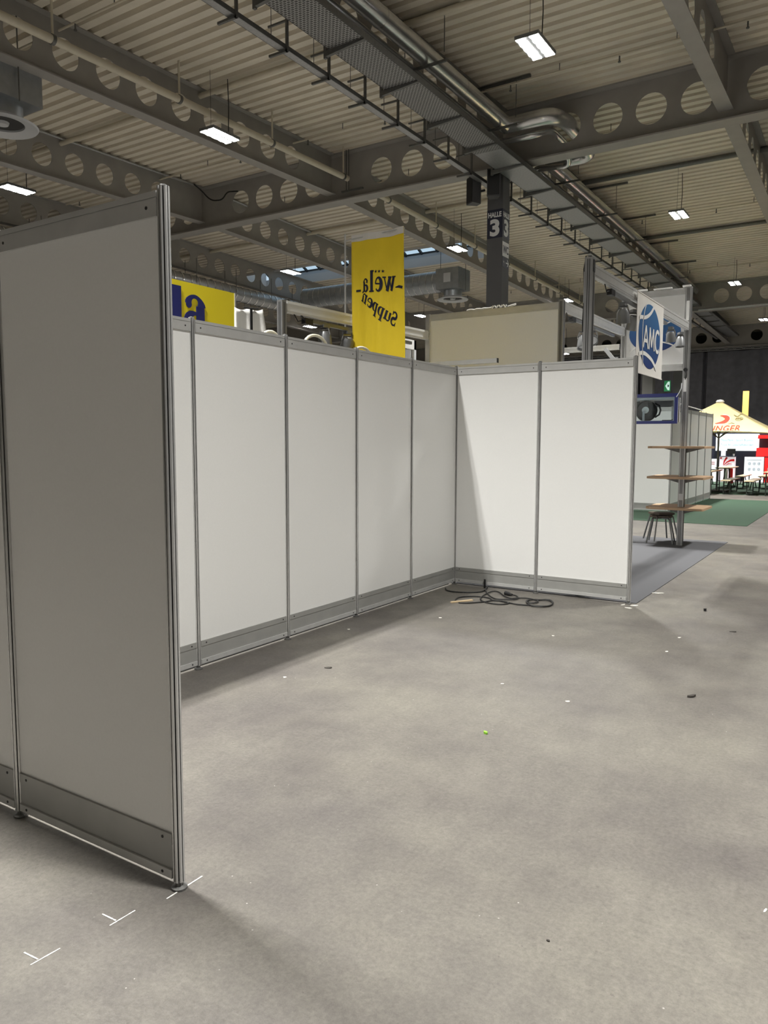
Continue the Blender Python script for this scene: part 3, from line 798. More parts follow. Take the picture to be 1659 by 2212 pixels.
def panel(label, x, y, rz, L=M1, h=H, sheet='panel', group='system wall panels', kickp=True, name='wall_panel'):
    t = thing(name, label, 'partition panel', (x, y, 0), rz, group)
    a, b = .021, L - .021
    zk = .205 if kickp else .06
    MB().box(a, b, -.004, .004, zk - .01, h - .075).build('infill_sheet', sheet, t)
    # top rail with a groove line
    MB().box(a, b, -.015, .015, h - .02, h).box(a, b, -.011, .011, h - .024, h - .02).box(a, b, -.015, .015, h - .085, h - .024).build('top_rail', 'alu_matt', t)
    if kickp:
        MB().box(a, b, -.013, .013, .165, .205).build('middle_rail', 'kick', t)
        MB().box(a, b, -.009, .009, .068, .165).build('kick_plate', 'kick', t)
        MB().box(a, b, -.017, .017, .036, .068).build('bottom_rail', 'alu_matt', t)
    for xx in (a + .05, b - .05):
        for zz, dd in ((h - .052, .0155), ) + (((.185, .0135), (.052, .0175)) if kickp else ()):
            MB().cyl((xx, -dd - .001, zz), (xx, dd + .001, zz), .006, 10).build('lock_screw', 'dark', t)
    return t
# long left wall (along Y at x = 0)
nm_ = ['at the inner corner', 'second from the inner corner', 'third from the inner corner', 'fourth from the inner corner', 'fifth from the corner, beside the front panel', 'sixth, hidden behind the front panel']
for k in range(6):
    panel('white system panel of the long left stand wall, ' + nm_[k], 0, -M1 * (k + 1), pi / 2, group='panels of the long left wall')
pn = ['at the inner corner of the stand walls', 'one panel left of the inner corner', 'two panels left of the inner corner', 'three panels left of the inner corner', 'four panels left of the corner', 'five panels left of the corner', 'at the hidden front left corner']
for k in range(7): post('slotted aluminium post of the long left wall, ' + pn[k], 0, -M1 * k)
panel('white system panel of the short back wall, left of its middle post, with a diagonal shadow', 0, 0, 0, group='panels of the short back wall')
panel('white system panel of the short back wall, right half, at the free end', M1, 0, 0, group='panels of the short back wall')
post('slotted aluminium post in the middle of the short back wall', M1, 0); post('slotted aluminium post at the free right end of the short back wall', 2 * M1, 0)
CY0 = -5.995
panel('large white system panel in the left foreground seen from its shaded side', 1.975 - M1, CY0, 0, group='panels of the front wall')
panel('white system panel cut off by the left picture edge', 1.975 - 2 * M1, CY0, 0, group='panels of the front wall')
post('slotted aluminium post at the free end of the foreground panel', 1.975, CY0); post('slotted aluminium post at the left picture edge', 1.975 - M1, CY0)

# tape ends and bits lying on top of the corner
# ------------------------------------------------------------------ stand behind the back wall (frame with logo)
FR = .05
def frame_bar(m, a, b, w=.05, h=.11):
    """grooved aluminium box profile"""
    m.bar(a, b, w, h)
    A = Vector(a); B = Vector(b)
    for dz in (-.3, .3):
        up = Vector((0, 0, h * dz)); m.bar(A + up, B + up, w + .008, h * .10)
    return m
def frame_post(label, x, y, z1, w=.08, z0=0, name='frame_post'):
    t = thing(name, label, 'post', (x, y, .004 if label != 'aluminium post above the left wall, between the cream arcs' else 0), 0, 'frame posts of the logo stand')
    m = MB().box(-w / 2, w / 2, -w / 2, w / 2, z0, z1)
    g = MB()
    for s in (-1, 1):
        for q in (-.12, .12):
            g.box(s * w / 2 - .0015, s * w / 2 + .0015, q * w - .004, q * w + .004, z0 + .02, z1 - .02); g.box(q * w - .004, q * w + .004, s * w / 2 - .0015, s * w / 2 + .0015, z0 + .02, z1 - .02)
    m.build('box_profile', 'frame_alu', t); g.build('grooves', 'dark', t)
    if z0 == 0: MB().box(-w / 2 - .01, w / 2 + .01, -w / 2 - .01, w / 2 + .01, .004, .016).build('foot_plate', 'galv_dark', t)
    return t
P1 = (1.475, .13); P2 = (1.505, 4.92)
p = frame_post('tall aluminium frame post just behind the short back wall', P1[0], P1[1], 3.56, .085)
MB().box(-.055, -.043, -.02, .02, 3.1, 3.42).build('cable_cover', 'casegrey', p); MB().box(-.055, -.043, -.02, .02, 2.3, 2.8).build('cable_cover', 'casegrey', p)
MB().tube([(-.055, -.01, 2.7), (-.06, -.01, 2.9), (-.05, -.01, 3.15), (-.06, -.01, 3.45), (-.04, -.01, 3.58), (.02, -.01, 3.57)], .007, 6).build('cable', 'cable', p)
MB().box(.043, .047, -.03, .03, 3.41, 3.53).build('end_cap', 'black', p)
p = frame_post('tall aluminium frame post carrying the wooden shelves', P2[0], P2[1], 4.07, .09)
MB().box(-.02, .02, -.058, -.045, 2.45, 2.66).build('cable_cover', 'white', p)
MB().tube([(0, -.055, 2.8), (.01, -.062, 2.72), (0, -.055, 2.64)], .009, 6).build('cable', 'cable', p)
MB().cyl((0, -.066, 2.79), (0, -.046, 2.79), .03, 14).build('grommet', 'black', p)
MB().box(-.02, .02, -.058, -.045, 3.55, 3.85).build('cable_cover', 'white', p)
MB().box(-.035, .035, -.05, -.045, .74, .84).build('socket', 'casegrey', p)
p3 = frame_post('aluminium frame post at the right end of the upper partition', .50, 2.02, 3.52, .07)
frame_post('aluminium frame post at the left edge of the logo panel', .52, 4.92, 4.05, .08)

def beam(label, a, b, name='frame_beam', w=.05, h=.13, m='alu_matt'):
    t = thing(name, label, 'frame beam', a, 0, 'aluminium beams of the frame stand')
    d = Vector(b) - Vector(a)
    frame_bar(MB(), (0, 0, 0), d, w, h).build('grooved_profile', m, t)
    return t
beam('aluminium beam from the tall post to the shelf post, spotlights below', (P1[0], P1[1] + .045, 3.45), (P2[0], P2[1] - .045, 3.47))
beam('aluminium beam from the upper partition back to the logo panel', (.50, 2.06, 3.45), (.515, 4.88, 3.45))
# light tracks with spots
def track(label, x, y0, y1, z):
    t = thing('light_track', label, 'track', (x, y0, z), 0, 'spotlight tracks')
    MB().box(-.018, .018, 0, y1 - y0, -.02, .02).build('rail', 'spot', t)
    MB().box(-.028, .028, -.12, .02, -.045, .02).build('feed_box', 'black', t)
    MB().tube([(0, -.1, 0), (0, -.22, -.03), (0, -.30, .05)], .007, 6).build('cable', 'cable', t)
def spotlight(label, loc, ang, tilt, s=1.0):
    t = thing('spotlight', label, 'spotlight', loc, ang, 'track spotlights')
    MB().box(-.03, .03, -.06, .06, -.02, .015).build('adapter', 'spot', t)
    MB().tube([(-.06 * s, 0, -.03), (-.085 * s, 0, -.11 * s), (-.07 * s, 0, -.17 * s)], .009, 8).tube([(.06 * s, 0, -.03), (.085 * s, 0, -.11 * s), (.07 * s, 0, -.17 * s)], .009, 8).bar((-.065 * s, 0, -.03), (.065 * s, 0, -.03), .02).build('yoke', 'chrome', t)
    R = Matrix.Translation((0, 0, -.17 * s)) @ Matrix.Rotation(tilt, 4, 'X')
    MB().lathe([(.001, .10 * s), (.06 * s, .10 * s), (.085 * s, .05 * s), (.095 * s, -.10 * s), (.082 * s, -.10 * s), (.075 * s, -.06 * s)], 24).xf(R).build('head', 'spot', t, True)
    MB().lathe([(.001, -.065 * s), (.08 * s, -.065 * s)], 24).xf(R).build('lens', 'casegrey', t)
track('black-ended light track under the beam at the tall post', P1[0], .95, 3.6, 3.345)
track('light track under the beam at the upper partition', .50, 2.5, 4.4, 3.335)
spotlight('grey square spotlight under the near end of the beam', (1.45, 1.50, 3.30), 0, radians(8), .85)
spotlight('grey spotlight under the beam, tilted to the right', (1.42, 2.05, 3.30), radians(40), radians(24), .85)
spotlight('grey spotlight right of the white banner', (1.49, 3.85, 3.31), 0, radians(10), .75)
spotlight('grey spotlight nearest the shelf post under the beam', (1.49, 4.48, 3.31), radians(30), radians(-8), .75)
spotlight('chrome spotlight with a round pale lens under the rear beam', (.50, 3.35, 3.30), radians(200), radians(62), .8)
spotlight('dark drum spotlight behind the tall post', (.50, 2.95, 3.25), radians(200), radians(20), 1.0)
# rear portal of the frame (cross bars and lower frame)
t = thing('rear_portal', 'light grey portal frame seen between the two frame posts', 'frame', (-.5, 4.92, 0))
frame_bar(MB(), (-.85, 0, 3.22), (.955, 0, 3.22), .05, .09).build('cross_bar', 'alu', t)
MB().bar((-.85, 0, 0), (-.85, 0, 3.27), .06).build('upright', 'alu', t)
MB().bar((.72, -.02, 3.2), (.9, -.02, 2.98), .035, .06).build('corner_brace', 'casegrey', t)
MB().bar((.92, -.02, 0.0), (.92, -.02, 3.05), .05).build('upright', 'casegrey', t)
MB().bar((-.85, 0, 2.83), (.955, 0, 2.83), .03, .03).build('lower_bar', 'alu', t)
# logo panel
t = thing('logo_panel', 'white fascia panel with a blue logo behind the white banner', 'panel', (.56, 4.90, 2.82))
MB().box(0, .90, 0, .01, .06, 1.16).build('sheet', 'white', t)
frame_bar(MB(), (0, 0, 1.19), (.90, 0, 1.19), .05, .10).build('top_rail', 'alu', t)
frame_bar(MB(), (0, 0, .02), (.90, 0, .02), .05, .10).build('bottom_rail', 'alu', t)
def disc2(rx, ry, cx, cy, n=40): return [(cx + rx * cos(2 * pi * i / n), cy + ry * sin(2 * pi * i / n)) for i in range(n)]
def flat(poly, z=.002):
    m = MB(); m.prism(poly, 0, z); return m
lg = place2d(flat(disc2(.40, .30, .45, .58)), (0, -.004, 0), (1, 0, 0), (0, 0, 1)).build('logo_disc', 'logo', t)
m = MB(); stroke(m, arc(.45, .95, .40, .26, 200, 340, 20), .02, .002); stroke(m, arc(.45, .18, .42, .26, 160, 20, 20), .02, .002)
place2d(m, (0, -.007, 0), (1, 0, 0), (0, 0, 1)).build('logo_arcs', 'logo_w', t)
# tape scraps on the fascia top
for i, (x0, x1) in enumerate(((.02, .10), (.14, .32), (.42, .70), (.86, .98))):
    tag(MB().box(x0 + .56, x1 + .56, 4.84, 4.90, 4.072, 4.085 + .01 * (i % 2)).build('tape_scrap', 'chain'), ['short piece of white tape at the left end of the logo fascia top', 'white tape second from left on the logo fascia top', 'long white tape strip on the logo fascia top', 'crumpled white tape at the right top corner of the logo fascia'][i], 'tape', 'tape scraps on the logo fascia')

# banner with round logo hanging on the outer side of the beam
def amc_banner():
    X = 1.545; y0, y1, z0, z1 = 1.76, 3.12, 2.52, 3.49
    t = thing('hanging_banner', 'white cloth banner with round blue AMC logo on the aluminium beam', 'banner', (X, y0, z0))
    W = y1 - y0; Hh = z1 - z0
    m = MB(); n = 16; vs = []; fs = []
    for i in range(n + 1):
        for j in range(7):
            a = W * i / n; z = Hh * j / 6
            vs.append((.0, a, z)); vs.append((-.003, a, z))
    for i in range(n):
        for j in range(6):
            q = (i * 7 + j) * 2; r = ((i + 1) * 7 + j) * 2
            fs.append((q, r, r + 2, q + 2)); fs.append((q + 1, q + 3, r + 3, r + 1))
    m.add(vs, fs).build('cloth', 'banner', t)
    MB().bar((0, 0, Hh), (0, W, Hh), .012).build('top_hem', 'banner', t)
    MB().bar((0, 0, 0), (0, W, 0), .014).build('bottom_hem', 'banner', t)
    cx, cy, rx, ry = .64, .49, .55, .405
    dsk = place2d(flat(disc2(rx, ry, cx, cy, 56)), (.002, 0, 0), (0, 1, 0), (0, 0, 1)).build('logo_disc', 'logo', t)
    def P(mb, off, nm, mm): place2d(mb, (off, 0, 0), (0, 1, 0), (0, 0, 1)).build(nm, mm, dsk)
    def crv(p, w):
        q = [Vector((a, b, 0)) for a, b in p]; q = smooth2(q); m = MB(); stroke(m, [(v.x, v.y) for v in q], w, .002); return m
    P(crv([(.10, .665), (.20, .685), (.33, .695), (.50, .735), (.66, .80), (.80, .89)], .046), .005, 'upper_arc', 'logo_w')
    P(crv([(.12, .225), (.20, .245), (.32, .258), (.48, .252), (.74, .213), (.90, .158), (1.02, .10)], .050), .005, 'lower_arc', 'logo_w')
    P(crv([(.40, .86), (.33, .77), (.275, .64), (.262, .50), (.28, .30), (.325, .12)], .020), .005, 'thin_arc', 'logo_w')
    def L(ps, w):
        m = MB()
        for p in ps: stroke(m, p, w, .002)
        return m
    P(L([[(.31, .33), (.42, .605)], [(.42, .605), (.54, .33)], [(.36, .42), (.50, .42)]], .046), .007, 'letter_a', 'logo_w')
    P(L([[(.595, .33), (.62, .605)], [(.62, .605), (.72, .37)], [(.72, .37), (.80, .605)], [(.80, .605), (.86, .33)]], .046), .007, 'letter_m', 'logo_w')
    P(L([arc(1.03, .468, .115, .135, 50, 310, 22)], .048), .007, 'letter_c', 'logo_w')
def smooth2(P, n=6):
    out = []; m_ = len(P)
    for i in range(m_ - 1):
        p0 = P[max(i - 1, 0)]; p1 = P[i]; p2 = P[i + 1]; p3 = P[min(i + 2, m_ - 1)]
        for k in range(n):
            s = k / n; out.append(.5 * ((2 * p1) + (-p0 + p2) * s + (2 * p0 - 5 * p1 + 4 * p2 - p3) * s * s + (-p0 + 3 * p1 - 3 * p2 + p3) * s ** 3))
    out.append(P[-1]); return out
amc_banner()

# wooden shelves on the post
for z, lab in ((.60, 'lowest pale wooden shelf board on the frame post'), (1.085, 'middle pale wooden shelf board on the frame post'), (1.565, 'topmost pale wooden shelf board on the frame post')):
    t = thing('shelf_board', lab, 'shelf', (1.45, 5.05, z), 0, 'shelf boards on the frame post')
    q, c = .44, .09
    MB().prism([(-q + c, -q), (q - c * .2, -q), (q, -q + c * .2), (q, q - c), (q - c, q), (-q + c, q), (-q, q - c), (-q, -q + c)], 0, .035).build('board', 'wood', t)
    for dx in (-1, 1):
        MB().add([(.055 + dx * .05, -.1, 0), (.055 + dx * .05, -.1, -.07), (.055 + dx * .30, -.1, 0), (.055 + dx * .05, -.12, 0), (.055 + dx * .05, -.12, -.07), (.055 + dx * .30, -.12, 0)],
                 [(0, 1, 2), (5, 4, 3), (0, 3, 4, 1), (1, 4, 5, 2), (2, 5, 3, 0)]).build('bracket', 'galv_dark', t)

# display case with glass front
t = thing('display_case', 'blue-framed glass display case fixed to the shelf post', 'display case', (.53, 4.60, 1.95))
W, D, Hc, e = .93, .42, .47, .045
ff = MB().box(0, W, 0, .03, Hc - .055, Hc).box(0, W, 0, .03, 0, .045).box(W - .045, W, 0, .03, .045, Hc - .055).box(0, .045, 0, .03, .045, Hc - .055).build('front_frame', 'caseblue', t)
MB().box(.045, W - .045, .03, D, .03, .05).build('base_board', 'casegrey', t)
MB().box(.045, W - .045, .03, D, Hc - .09, Hc - .05).build('top_board', 'casegrey', t)
MB().box(W - .065, W - .045, .03, D, .05, Hc - .09).build('side_wall', 'casegrey', t); MB().box(.045, .065, .03, D, .05, Hc - .09).build('side_wall', 'casegrey', t)
MB().box(.045, W - .045, .012, .018, .045, Hc - .055).build('glass_pane', 'glass', ff)
MB().tube([(W - .02, -.004, Hc - .06), (W + .02, -.01, Hc), (W + .05, -.01, Hc + .07), (W + .05, .0, Hc + .15)], .007, 6).build('cable', 'casegrey', t)
# pan in the case
t = thing('cooking_pot', 'black two-handled pan with a white label inside the display case', 'pot', (.93, 4.83, 2.0))
R = Matrix.Translation((0, 0, .17)) @ Matrix.Rotation(radians(80), 4, 'X')
MB().lathe([(.001, .02), (.13, .03), (.165, .0), (.17, -.05), (.15, -.06)], 36).xf(R).build('pan_body', 'pan', t, True)
for s in (-1, 1):
    MB().tube([(s * .15, -.02, .28), (s * .215, -.03, .24), (s * .235, -.03, .17), (s * .215, -.03, .10), (s * .15, -.02, .06)], .014, 10).build('handle', 'pan', t, True)
MB().lathe([(.001, .036), (.055, .036), (.055, .03)], 24).xf(R).build('round_label', 'white', t)
MB().box(-.035, .0, -.075, -.07, .0, .16).build('stand', 'casegrey', t)
t = thing('price_stand', 'small clear stand with a curved dark rim right of the pan', 'stand', (1.27, 4.86, 2.0))
MB().tube(bend([(-.09, 0, .012), (.08, 0, .012), (.13, 0, .1), (.12, 0, .25)], .08), .006, 8).build('rim', 'pan', t, True)
MB().box(-.12, .10, .0, .16, 0, .008).build('foot', 'casegrey', t)

# stools under the shelves
def stool(label, x, y, rz, z0=0):
    t = thing('stacking_stool', label, 'stool', (x, y, z0), rz, 'stools by the frame post')
    s = .17; c = .05
    MB().prism([(-s + c, -s), (s - c, -s), (s, -s + c), (s, s - c), (s - c, s), (-s + c, s), (-s, s - c), (-s, -s + c)], .425, .455).build('seat', 'stoolwood', t)
    for i, (sx, sy) in enumerate(((-1, -1), (1, -1), (1, 1), (-1, 1))):
        MB().tube(bend([(sx * .05, sy * .05, .41), (sx * .13, sy * .13, .41), (sx * .205, sy * .205, 0)], .04), .0125, 10).build('leg', 'chrome', t, True)
    MB().tube([(-.1, -.1, .405), (.1, .1, .405)], .01, 8).tube([(-.1, .1, .405), (.1, -.1, .405)], .01, 8).build('cross_tube', 'chrome', t)
stool('dark wooden stool with steel legs, lower one of the stack', 1.15, 5.18, radians(8), .008)
stool('dark wooden stool with steel legs, stacked on top and turned', 1.15, 5.18, radians(38), .053)

# carpets
tag(MB().box(-2.0, 2.08, .04, 5.86, .0, .007).build('grey_carpet', 'carpet'), 'grey carpet laid behind the short back wall under the shelf post', 'carpet')
tag(MB().box(-6, 2.0, 8.72, 16.42, .0, .008).build('green_carpet', 'green'), 'green carpet in front of the row of far white panels', 'carpet')
tag(MB().box(-6, 9, 18.87, 27.2, .0, .008).build('green_carpet', 'green'), 'dark green carpet under the beer tables', 'carpet')

tag(MB().box(-3.9, -.045, -6.0, -.05, .0, .006).build('black_carpet', 'cable'), 'black carpet of the stand behind the long left wall', 'carpet')
# upper partition behind the short back wall
t = thing('upper_partition', 'raised pale partition panel above the short back wall', 'partition panel', (-1.5, 2.0, 0))
MB().box(.03, 1.97, -.006, .006, 0.1, 3.42).build('infill_sheet', 'panel_beige', t)
frame_bar(MB(), (.0, 0, 3.45), (1.97, 0, 3.45), .04, .09).build('top_rail', 'alu_matt', t)
MB().box(-.035, .035, -.035, .035, 0, 3.5).build('left_post', 'alu', t)
for i, (x0, x1, dz, lab) in enumerate(((.62, 1.0, 0, 'long white tape strip on the upper partition top'), (1.0, 1.22, .02, 'raised white tape end on the upper partition top'), (1.24, 1.36, .05, 'crumpled white tape ball on the upper partition top'))):
    m = MB(); n = 10; vs = []
    for k in range(n + 1):
        x = x0 + (x1 - x0) * k / n; z = 3.502 + (.012 + dz) * abs(sin(k * (1.1 + i))); vs.append((x - 1.5, 2.0, z))
    tag(MB().tube(vs, .012, 6).build('tape_scrap', 'chain'), lab, 'tape', 'tape scraps on the upper partition')
t = thing('loose_profile', 'loose aluminium bar lying across the corner of the stand walls', 'profile bar', (-.62, .28, 2.585))
MB().bar((0, 0, 0), (1.0, 0, .0), .035, .05).build('bar', 'alu_matt', t); MB().box(.998, 1.006, -.018, .018, -.026, .026).build('end_cap', 'black', t)
t = thing('bar_holder', 'small aluminium post under the loose bar behind the wall', 'post', (-.3, .28, 0))
MB().box(-.02, .02, -.02, .02, 0, 2.555).build('profile', 'alu', t)

# ------------------------------------------------------------------ yellow stand behind the left wall
def yellow_flag():
    x0, x1, y = -1.46, -.70, 0.0; z0, z1 = 1.9, 4.17
    t = thing('yellow_flag', 'tall yellow flag with mirrored dark lettering hanging behind the wall', 'flag', (x0, y, z0))
    W = x1 - x0; Hh = z1 - z0; m = MB(); nx, nz = 28, 30; vs = []; fs = []
    def off(a, b): return .016 * sin(a * 9 + b * 1.2) + .010 * sin(a * 23 - b * 3.0) * (1 - .4 * b)
    for j in range(nz + 1):
        for i in range(nx + 1):
            a = i / nx; b = j / nz
            vs.append((a * W + .012 * sin(b * 5), off(a, b), b * Hh - .012 * sin(a * pi)))
    for j in range(nz):
        for i in range(nx):
            q = j * (nx + 1) + i; fs.append((q, q + 1, q + nx + 2, q + nx + 1))
    m.add(vs, fs)
    top = MB(); fsy = [f for f in m.f]
    fl_ = m.build('cloth', 'yellow', t, True)
    sd = fl_.modifiers.new('thick', 'SOLIDIFY'); sd.thickness = .002
    hem = MB(); vs = []; fs = []
    for i in range(nx + 1):
        a = i / nx
        for zz in (-.075, .004):
            for d in (-.006, .006): vs.append((a * W + .012 * sin(5), off(a, 1.0) + d, Hh + zz - .012 * sin(a * pi)))
    for i in range(nx):
        q = 4 * i; r = q + 4
        fs += [(q, r, r + 2, q + 2), (q + 1, q + 3, r + 3, r + 1), (q + 2, r + 2, r + 3, q + 3), (q, q + 1, r + 1, r)]
    hem.add(vs, fs).build('white_hem', 'banner', t)
    def put(mb, nm):
        mb.v = [(-v[0], v[1], v[2]) for v in mb.v]; mb.f = [tuple(reversed(f)) for f in mb.f]
        # drape the print onto the cloth (mirrored because the flag is seen from the back)
        mb.v = [(W + v[0], off(min(max((W + v[0]) / W, 0), 1), v[1] / Hh) - .003 - v[2] * .35, v[1]) for v in mb.v]
        mb.build(nm, 'navy', t)
    w, L = word('wela', .135); k = .47 / L
    w.v = [(v[0] * k + .145, v[1] * 1.25 + 1.55 + .04 * (v[0] * k), v[2]) for v in w.v]; put(w, 'lettering')
    st = MB()
    for i in range(4):
        cx, cy = .30 + .05 * i, 1.79 + .004 * i
        p = []
        for q in range(10):
            r = .021 if q % 2 == 0 else .009; a = pi / 2 + 2 * pi * q / 10; p.append((cx + r * cos(a), cy + r * sin(a)))
        st.prism(p, 0, .003)
    put(st, 'stars')
    ln = MB(); stroke(ln, [(.03, 1.575), (.08, 1.590), (.13, 1.585)], [.03, .03, .01]); put(ln, 'dash'); ln = MB(); stroke(ln, [(.635, 1.60), (.70, 1.60)], .024); put(ln, 'dash')
    s, L = word('Suppen', .115); k = .60 / L; ca, sa = cos(radians(33)), sin(radians(33))
    vv = []
    for v in s.v:
        a, b = v[0] * k, v[1] * 1.0; vv.append((.135 + a * ca * .98 - b * sa * .5, 1.12 + a * sa * 1.1 + b * ca * 1.05, v[2]))
    s.v = vv; put(s, 'lettering')
yellow_flag()
t = thing('flag_pole', 'thin grey pole at the left edge of the yellow flag', 'pole', (-1.56, .0, 0))
MB().cyl((0, 0, 0), (0, 0, 4.2), .011, 10).build('rod', 'alu_matt', t)
MB().cyl((0, 0, 4.12), (.86, 0, 4.15), .008, 8).build('cross_rod', 'alu_matt', t)
# yellow board with large blue letters
t = thing('yellow_sign_board', 'yellow sign board with large blue letters behind the left wall', 'sign', (-1.5, -3.3, 2.35))
MB().box(-.02, .02, 0, 1.26, 0, .80).build('board', 'yellowb', t)
g, _ = glyph('a')
g.v = [((v[0] - .14) * .36 + .60, v[1] * .36 + .34, v[2]) for v in g.v]
place2d(g, (.023, 0, 0), (0, 1, 0), (0, 0, 1)).build('letter_a', 'blue_l', t)
g = MB(); stroke(g, [(.49, .34), (.49, .75)], .115)
place2d(g, (.023, 0, 0), (0, 1, 0), (0, 0, 1)).build('letter_l', 'blue_l', t)
MB().box(-.025, .025, 1.26, 1.275, 0, .80).build('edge_strip', 'alu_matt', t)
for y in (.1, 1.15): MB().bar((-.05, y, -2.35), (-.05, y, .6), .04).build('support_post', 'alu', t)
# aluminium post and beam with spots of that stand
t = frame_post('aluminium post above the left wall, between the cream arcs', -1.5, -1.28, 3.20, .075, name='frame_post'); t['group'] = 'frame posts of the yellow stand'
MB().tube([(0, .03, 3.2), (0, .10, 3.23), (0, .25, 3.15), (.02, .42, 3.0)], .010, 8).build('cable', 'cable', t)
beam('aluminium beam behind the yellow flag with spots below', (-1.5, -1.22, 3.14), (-1.5, 1.96, 3.2), m='white')
track('light track under the beam left of the yellow flag', -1.5, -.78, 1.5, 3.04)
spotlight('grey spotlight left of the yellow flag, first from the post', (-1.5, -.50, 3.02), 0, radians(5), .9)
spotlight('slim spotlight nearest the left edge of the yellow flag', (-1.5, -.05, 3.0), radians(70), radians(30), .9)
# white cloth on a black stand
t = thing('folded_parasol', 'white cloth draped over a black stand, right of the yellow board', 'parasol', (-.8, -2.6, 0))
m = MB(); vs = []; fs = []; n = 16
for j in range(9):
    for i in range(n + 1):
        a = i / n - .5; z = 2.84 - j * .05
        vs.append((.05 * cos(a * 14) * (j / 8) + .02, a * (.37 + .012 * j) + .01, z + .035 * (i / n) - .02 * abs(sin(a * 6)) * (j == 0)))
for j in range(8):
    for i in range(n):
        q = j * (n + 1) + i; fs.append((q, q + 1, q + n + 2, q + n + 1))
c = m.add(vs, fs).build('cloth', 'cloth', t, True); sd = c.modifiers.new('thick', 'SOLIDIFY'); sd.thickness = .004
MB().box(.075, .085, -.035, -.01, 2.3, 2.84).build('black_strap', 'black', t)
MB().cyl((0, 0, 0), (0, 0, 2.85), .018, 10).build('pole', 'black', t)
MB().cyl((.05, -.08, 2.845), (.05, .10, 2.86), .008, 8).build('tie_rod', 'black', t)
# cream arcs over the wall top
for i, (ya, yb, h, lab) in enumerate(((-3.01, -2.79, .0, 'cream curved tube rising over the left wall, near the white cloth'), (-2.46, -2.11, .04, 'cream curved tube rising over the left wall, right of the post'), (-1.70, -1.38, .01, 'flat cream curved tube over the left wall under the yellow flag'))):
    t = thing('curved_tube', lab, 'tube', (-.25, ya, 0), 0, 'cream tubes over the left wall')
    ym = (yb - ya)
    pts = [(-.0, 0, 2.2)] + [(0, ym * (1 - cos(pi * k / 14)) / 2, 2.49 + (h + .08) * sin(pi * k / 14)) for k in range(15)] + [(0, ym, 2.2)]
    MB().tube(pts, .014, 10).build('tube', 'creamtube', t, True)
# grey cabinet with white curtain behind the corner
t = thing('curtained_cabinet', 'grey frame with a white curtain between the flag and the upper partition', 'cabinet', (-1.95, 1.2, 0))
MB().box(-.02, .02, -.05, .02, 0, 3.2).box(-.02, .02, 1.12, 1.18, 0, 3.2).build('frame', 'casegrey', t)
MB().box(-.02, .02, -.4, 1.18, 3.06, 3.2).build('top_rail', 'white', t)
m = MB(); vs = []; fs = []
for i in range(41):
    a = i / 40
    for z in (2.0, 3.06): vs.append((.03 * sin(a * 40) - .04, a * 1.1, z))
for i in range(40): fs.append((2 * i, 2 * i + 2, 2 * i + 3, 2 * i + 1))
m.add(vs, fs).build('curtain', 'sheer', t, True)
MB().box(-.01, .01, 0, 1.1, 2.3, 2.72).build('white_sheet', 'cloth', t)

# ------------------------------------------------------------------ far row of white panels on the green carpet
for k in range(5):
    lab = ['nearest the corner', 'second from the corner', 'third from the corner', 'fourth from the corner', 'at its far end'][k]
    panel('far white system panel beyond the shelves, ' + lab, 0, 11.05 + 1.07 * k, pi / 2, L=1.07, group='far white panels, side row')
    post('far aluminium post of the side row, ' + ['second', 'third', 'fourth', 'fifth', 'last'][k] + ' from the corner', 0, 11.05 + 1.07 * (k + 1), group='far wall posts')
post('far aluminium post at the near corner of the far panels', 0, 11.05, group='far wall posts')
for k in range(4):
    panel('far white system panel seen between the back wall and the shelf post' if k == 0 else 'far white system panel hidden behind the back wall, %s' % ['', 'first', 'second', 'third'][k], -M1 * (k + 1), 11.05, 0, group='far white panels, front row')
    post('far aluminium post of the front row, ' + ['first', 'second', 'third', 'fourth'][k] + ' left of the corner', -M1 * (k + 1), 11.05, group='far wall posts')
t = thing('light_rod', 'thin white rod rising along the top of the far panels', 'rod', (.0, 11.3, 0))
MB().tube([(0, 0, 2.62), (0, 3.6, 2.55)], .014, 8).build('rod', 'white', t)
MB().cyl((0, .3, 2.5), (0, .3, 2.612), .01, 8).build('stay', 'galv_dark', t); MB().cyl((0, 3.3, 2.5), (0, 3.3, 2.56), .01, 8).build('stay', 'galv_dark', t)

# ------------------------------------------------------------------ beer garden
def table(label, x, y, src=None, L=2.2, W=.5, h=.77, name='beer_table', grp='beer tables', cat='table'):
    if src: return dup(src, (x, y, 0), 0, label)
    t = thing(name, label, cat, (x, y, 0), 0, grp)
    MB().box(-W / 2, W / 2, -L / 2, L / 2, h - .028, h).build('top', 'bench', t)
    MB().box(-W / 2 + .03, W / 2 - .03, -L / 2 + .06, L / 2 - .06, h - .045, h - .028).build('batten', 'benchleg', t)
    for s in (-1, 1):
        yy = s * (L / 2 - .32)
        for sx in (-1, 1):
            MB().bar((sx * (W / 2 - .05), yy, .008), (sx * (W / 2 - .05), yy, h - .045), .032).build('leg', 'benchleg', t)
        MB().bar((-W / 2 + .05, yy, h * .35), (W / 2 - .05, yy, h * .35), .026).bar((-W / 2 + .05, yy, .03), (W / 2 - .05, yy, .03), .03).build('cross_bar', 'benchleg', t)
        MB().bar((0, yy, h * .35), (0, yy - s * .42, h - .05), .026).build('folding_strut', 'benchleg', t)
    return t
bA = table('beer bench with pale top nearest the far panels, front row', .08, 19.75, L=2.2, W=.28, h=.47, name='beer_bench', grp='beer benches', cat='bench')
table('beer bench with pale top in front, right of the first bench', .78, 19.65, bA)
table('beer bench in the second row, near the white icon board', .02, 23.2, bA)
table('beer bench in the second row further right', .72, 23.6, bA)
table('beer bench hidden behind the far panel end', -1.0, 19.75, bA)
tA = table('beer table half hidden behind the far panel end', -.47, 18.99)
table('beer table in the second row below the red swoosh counter', -.56, 23.2, tA)
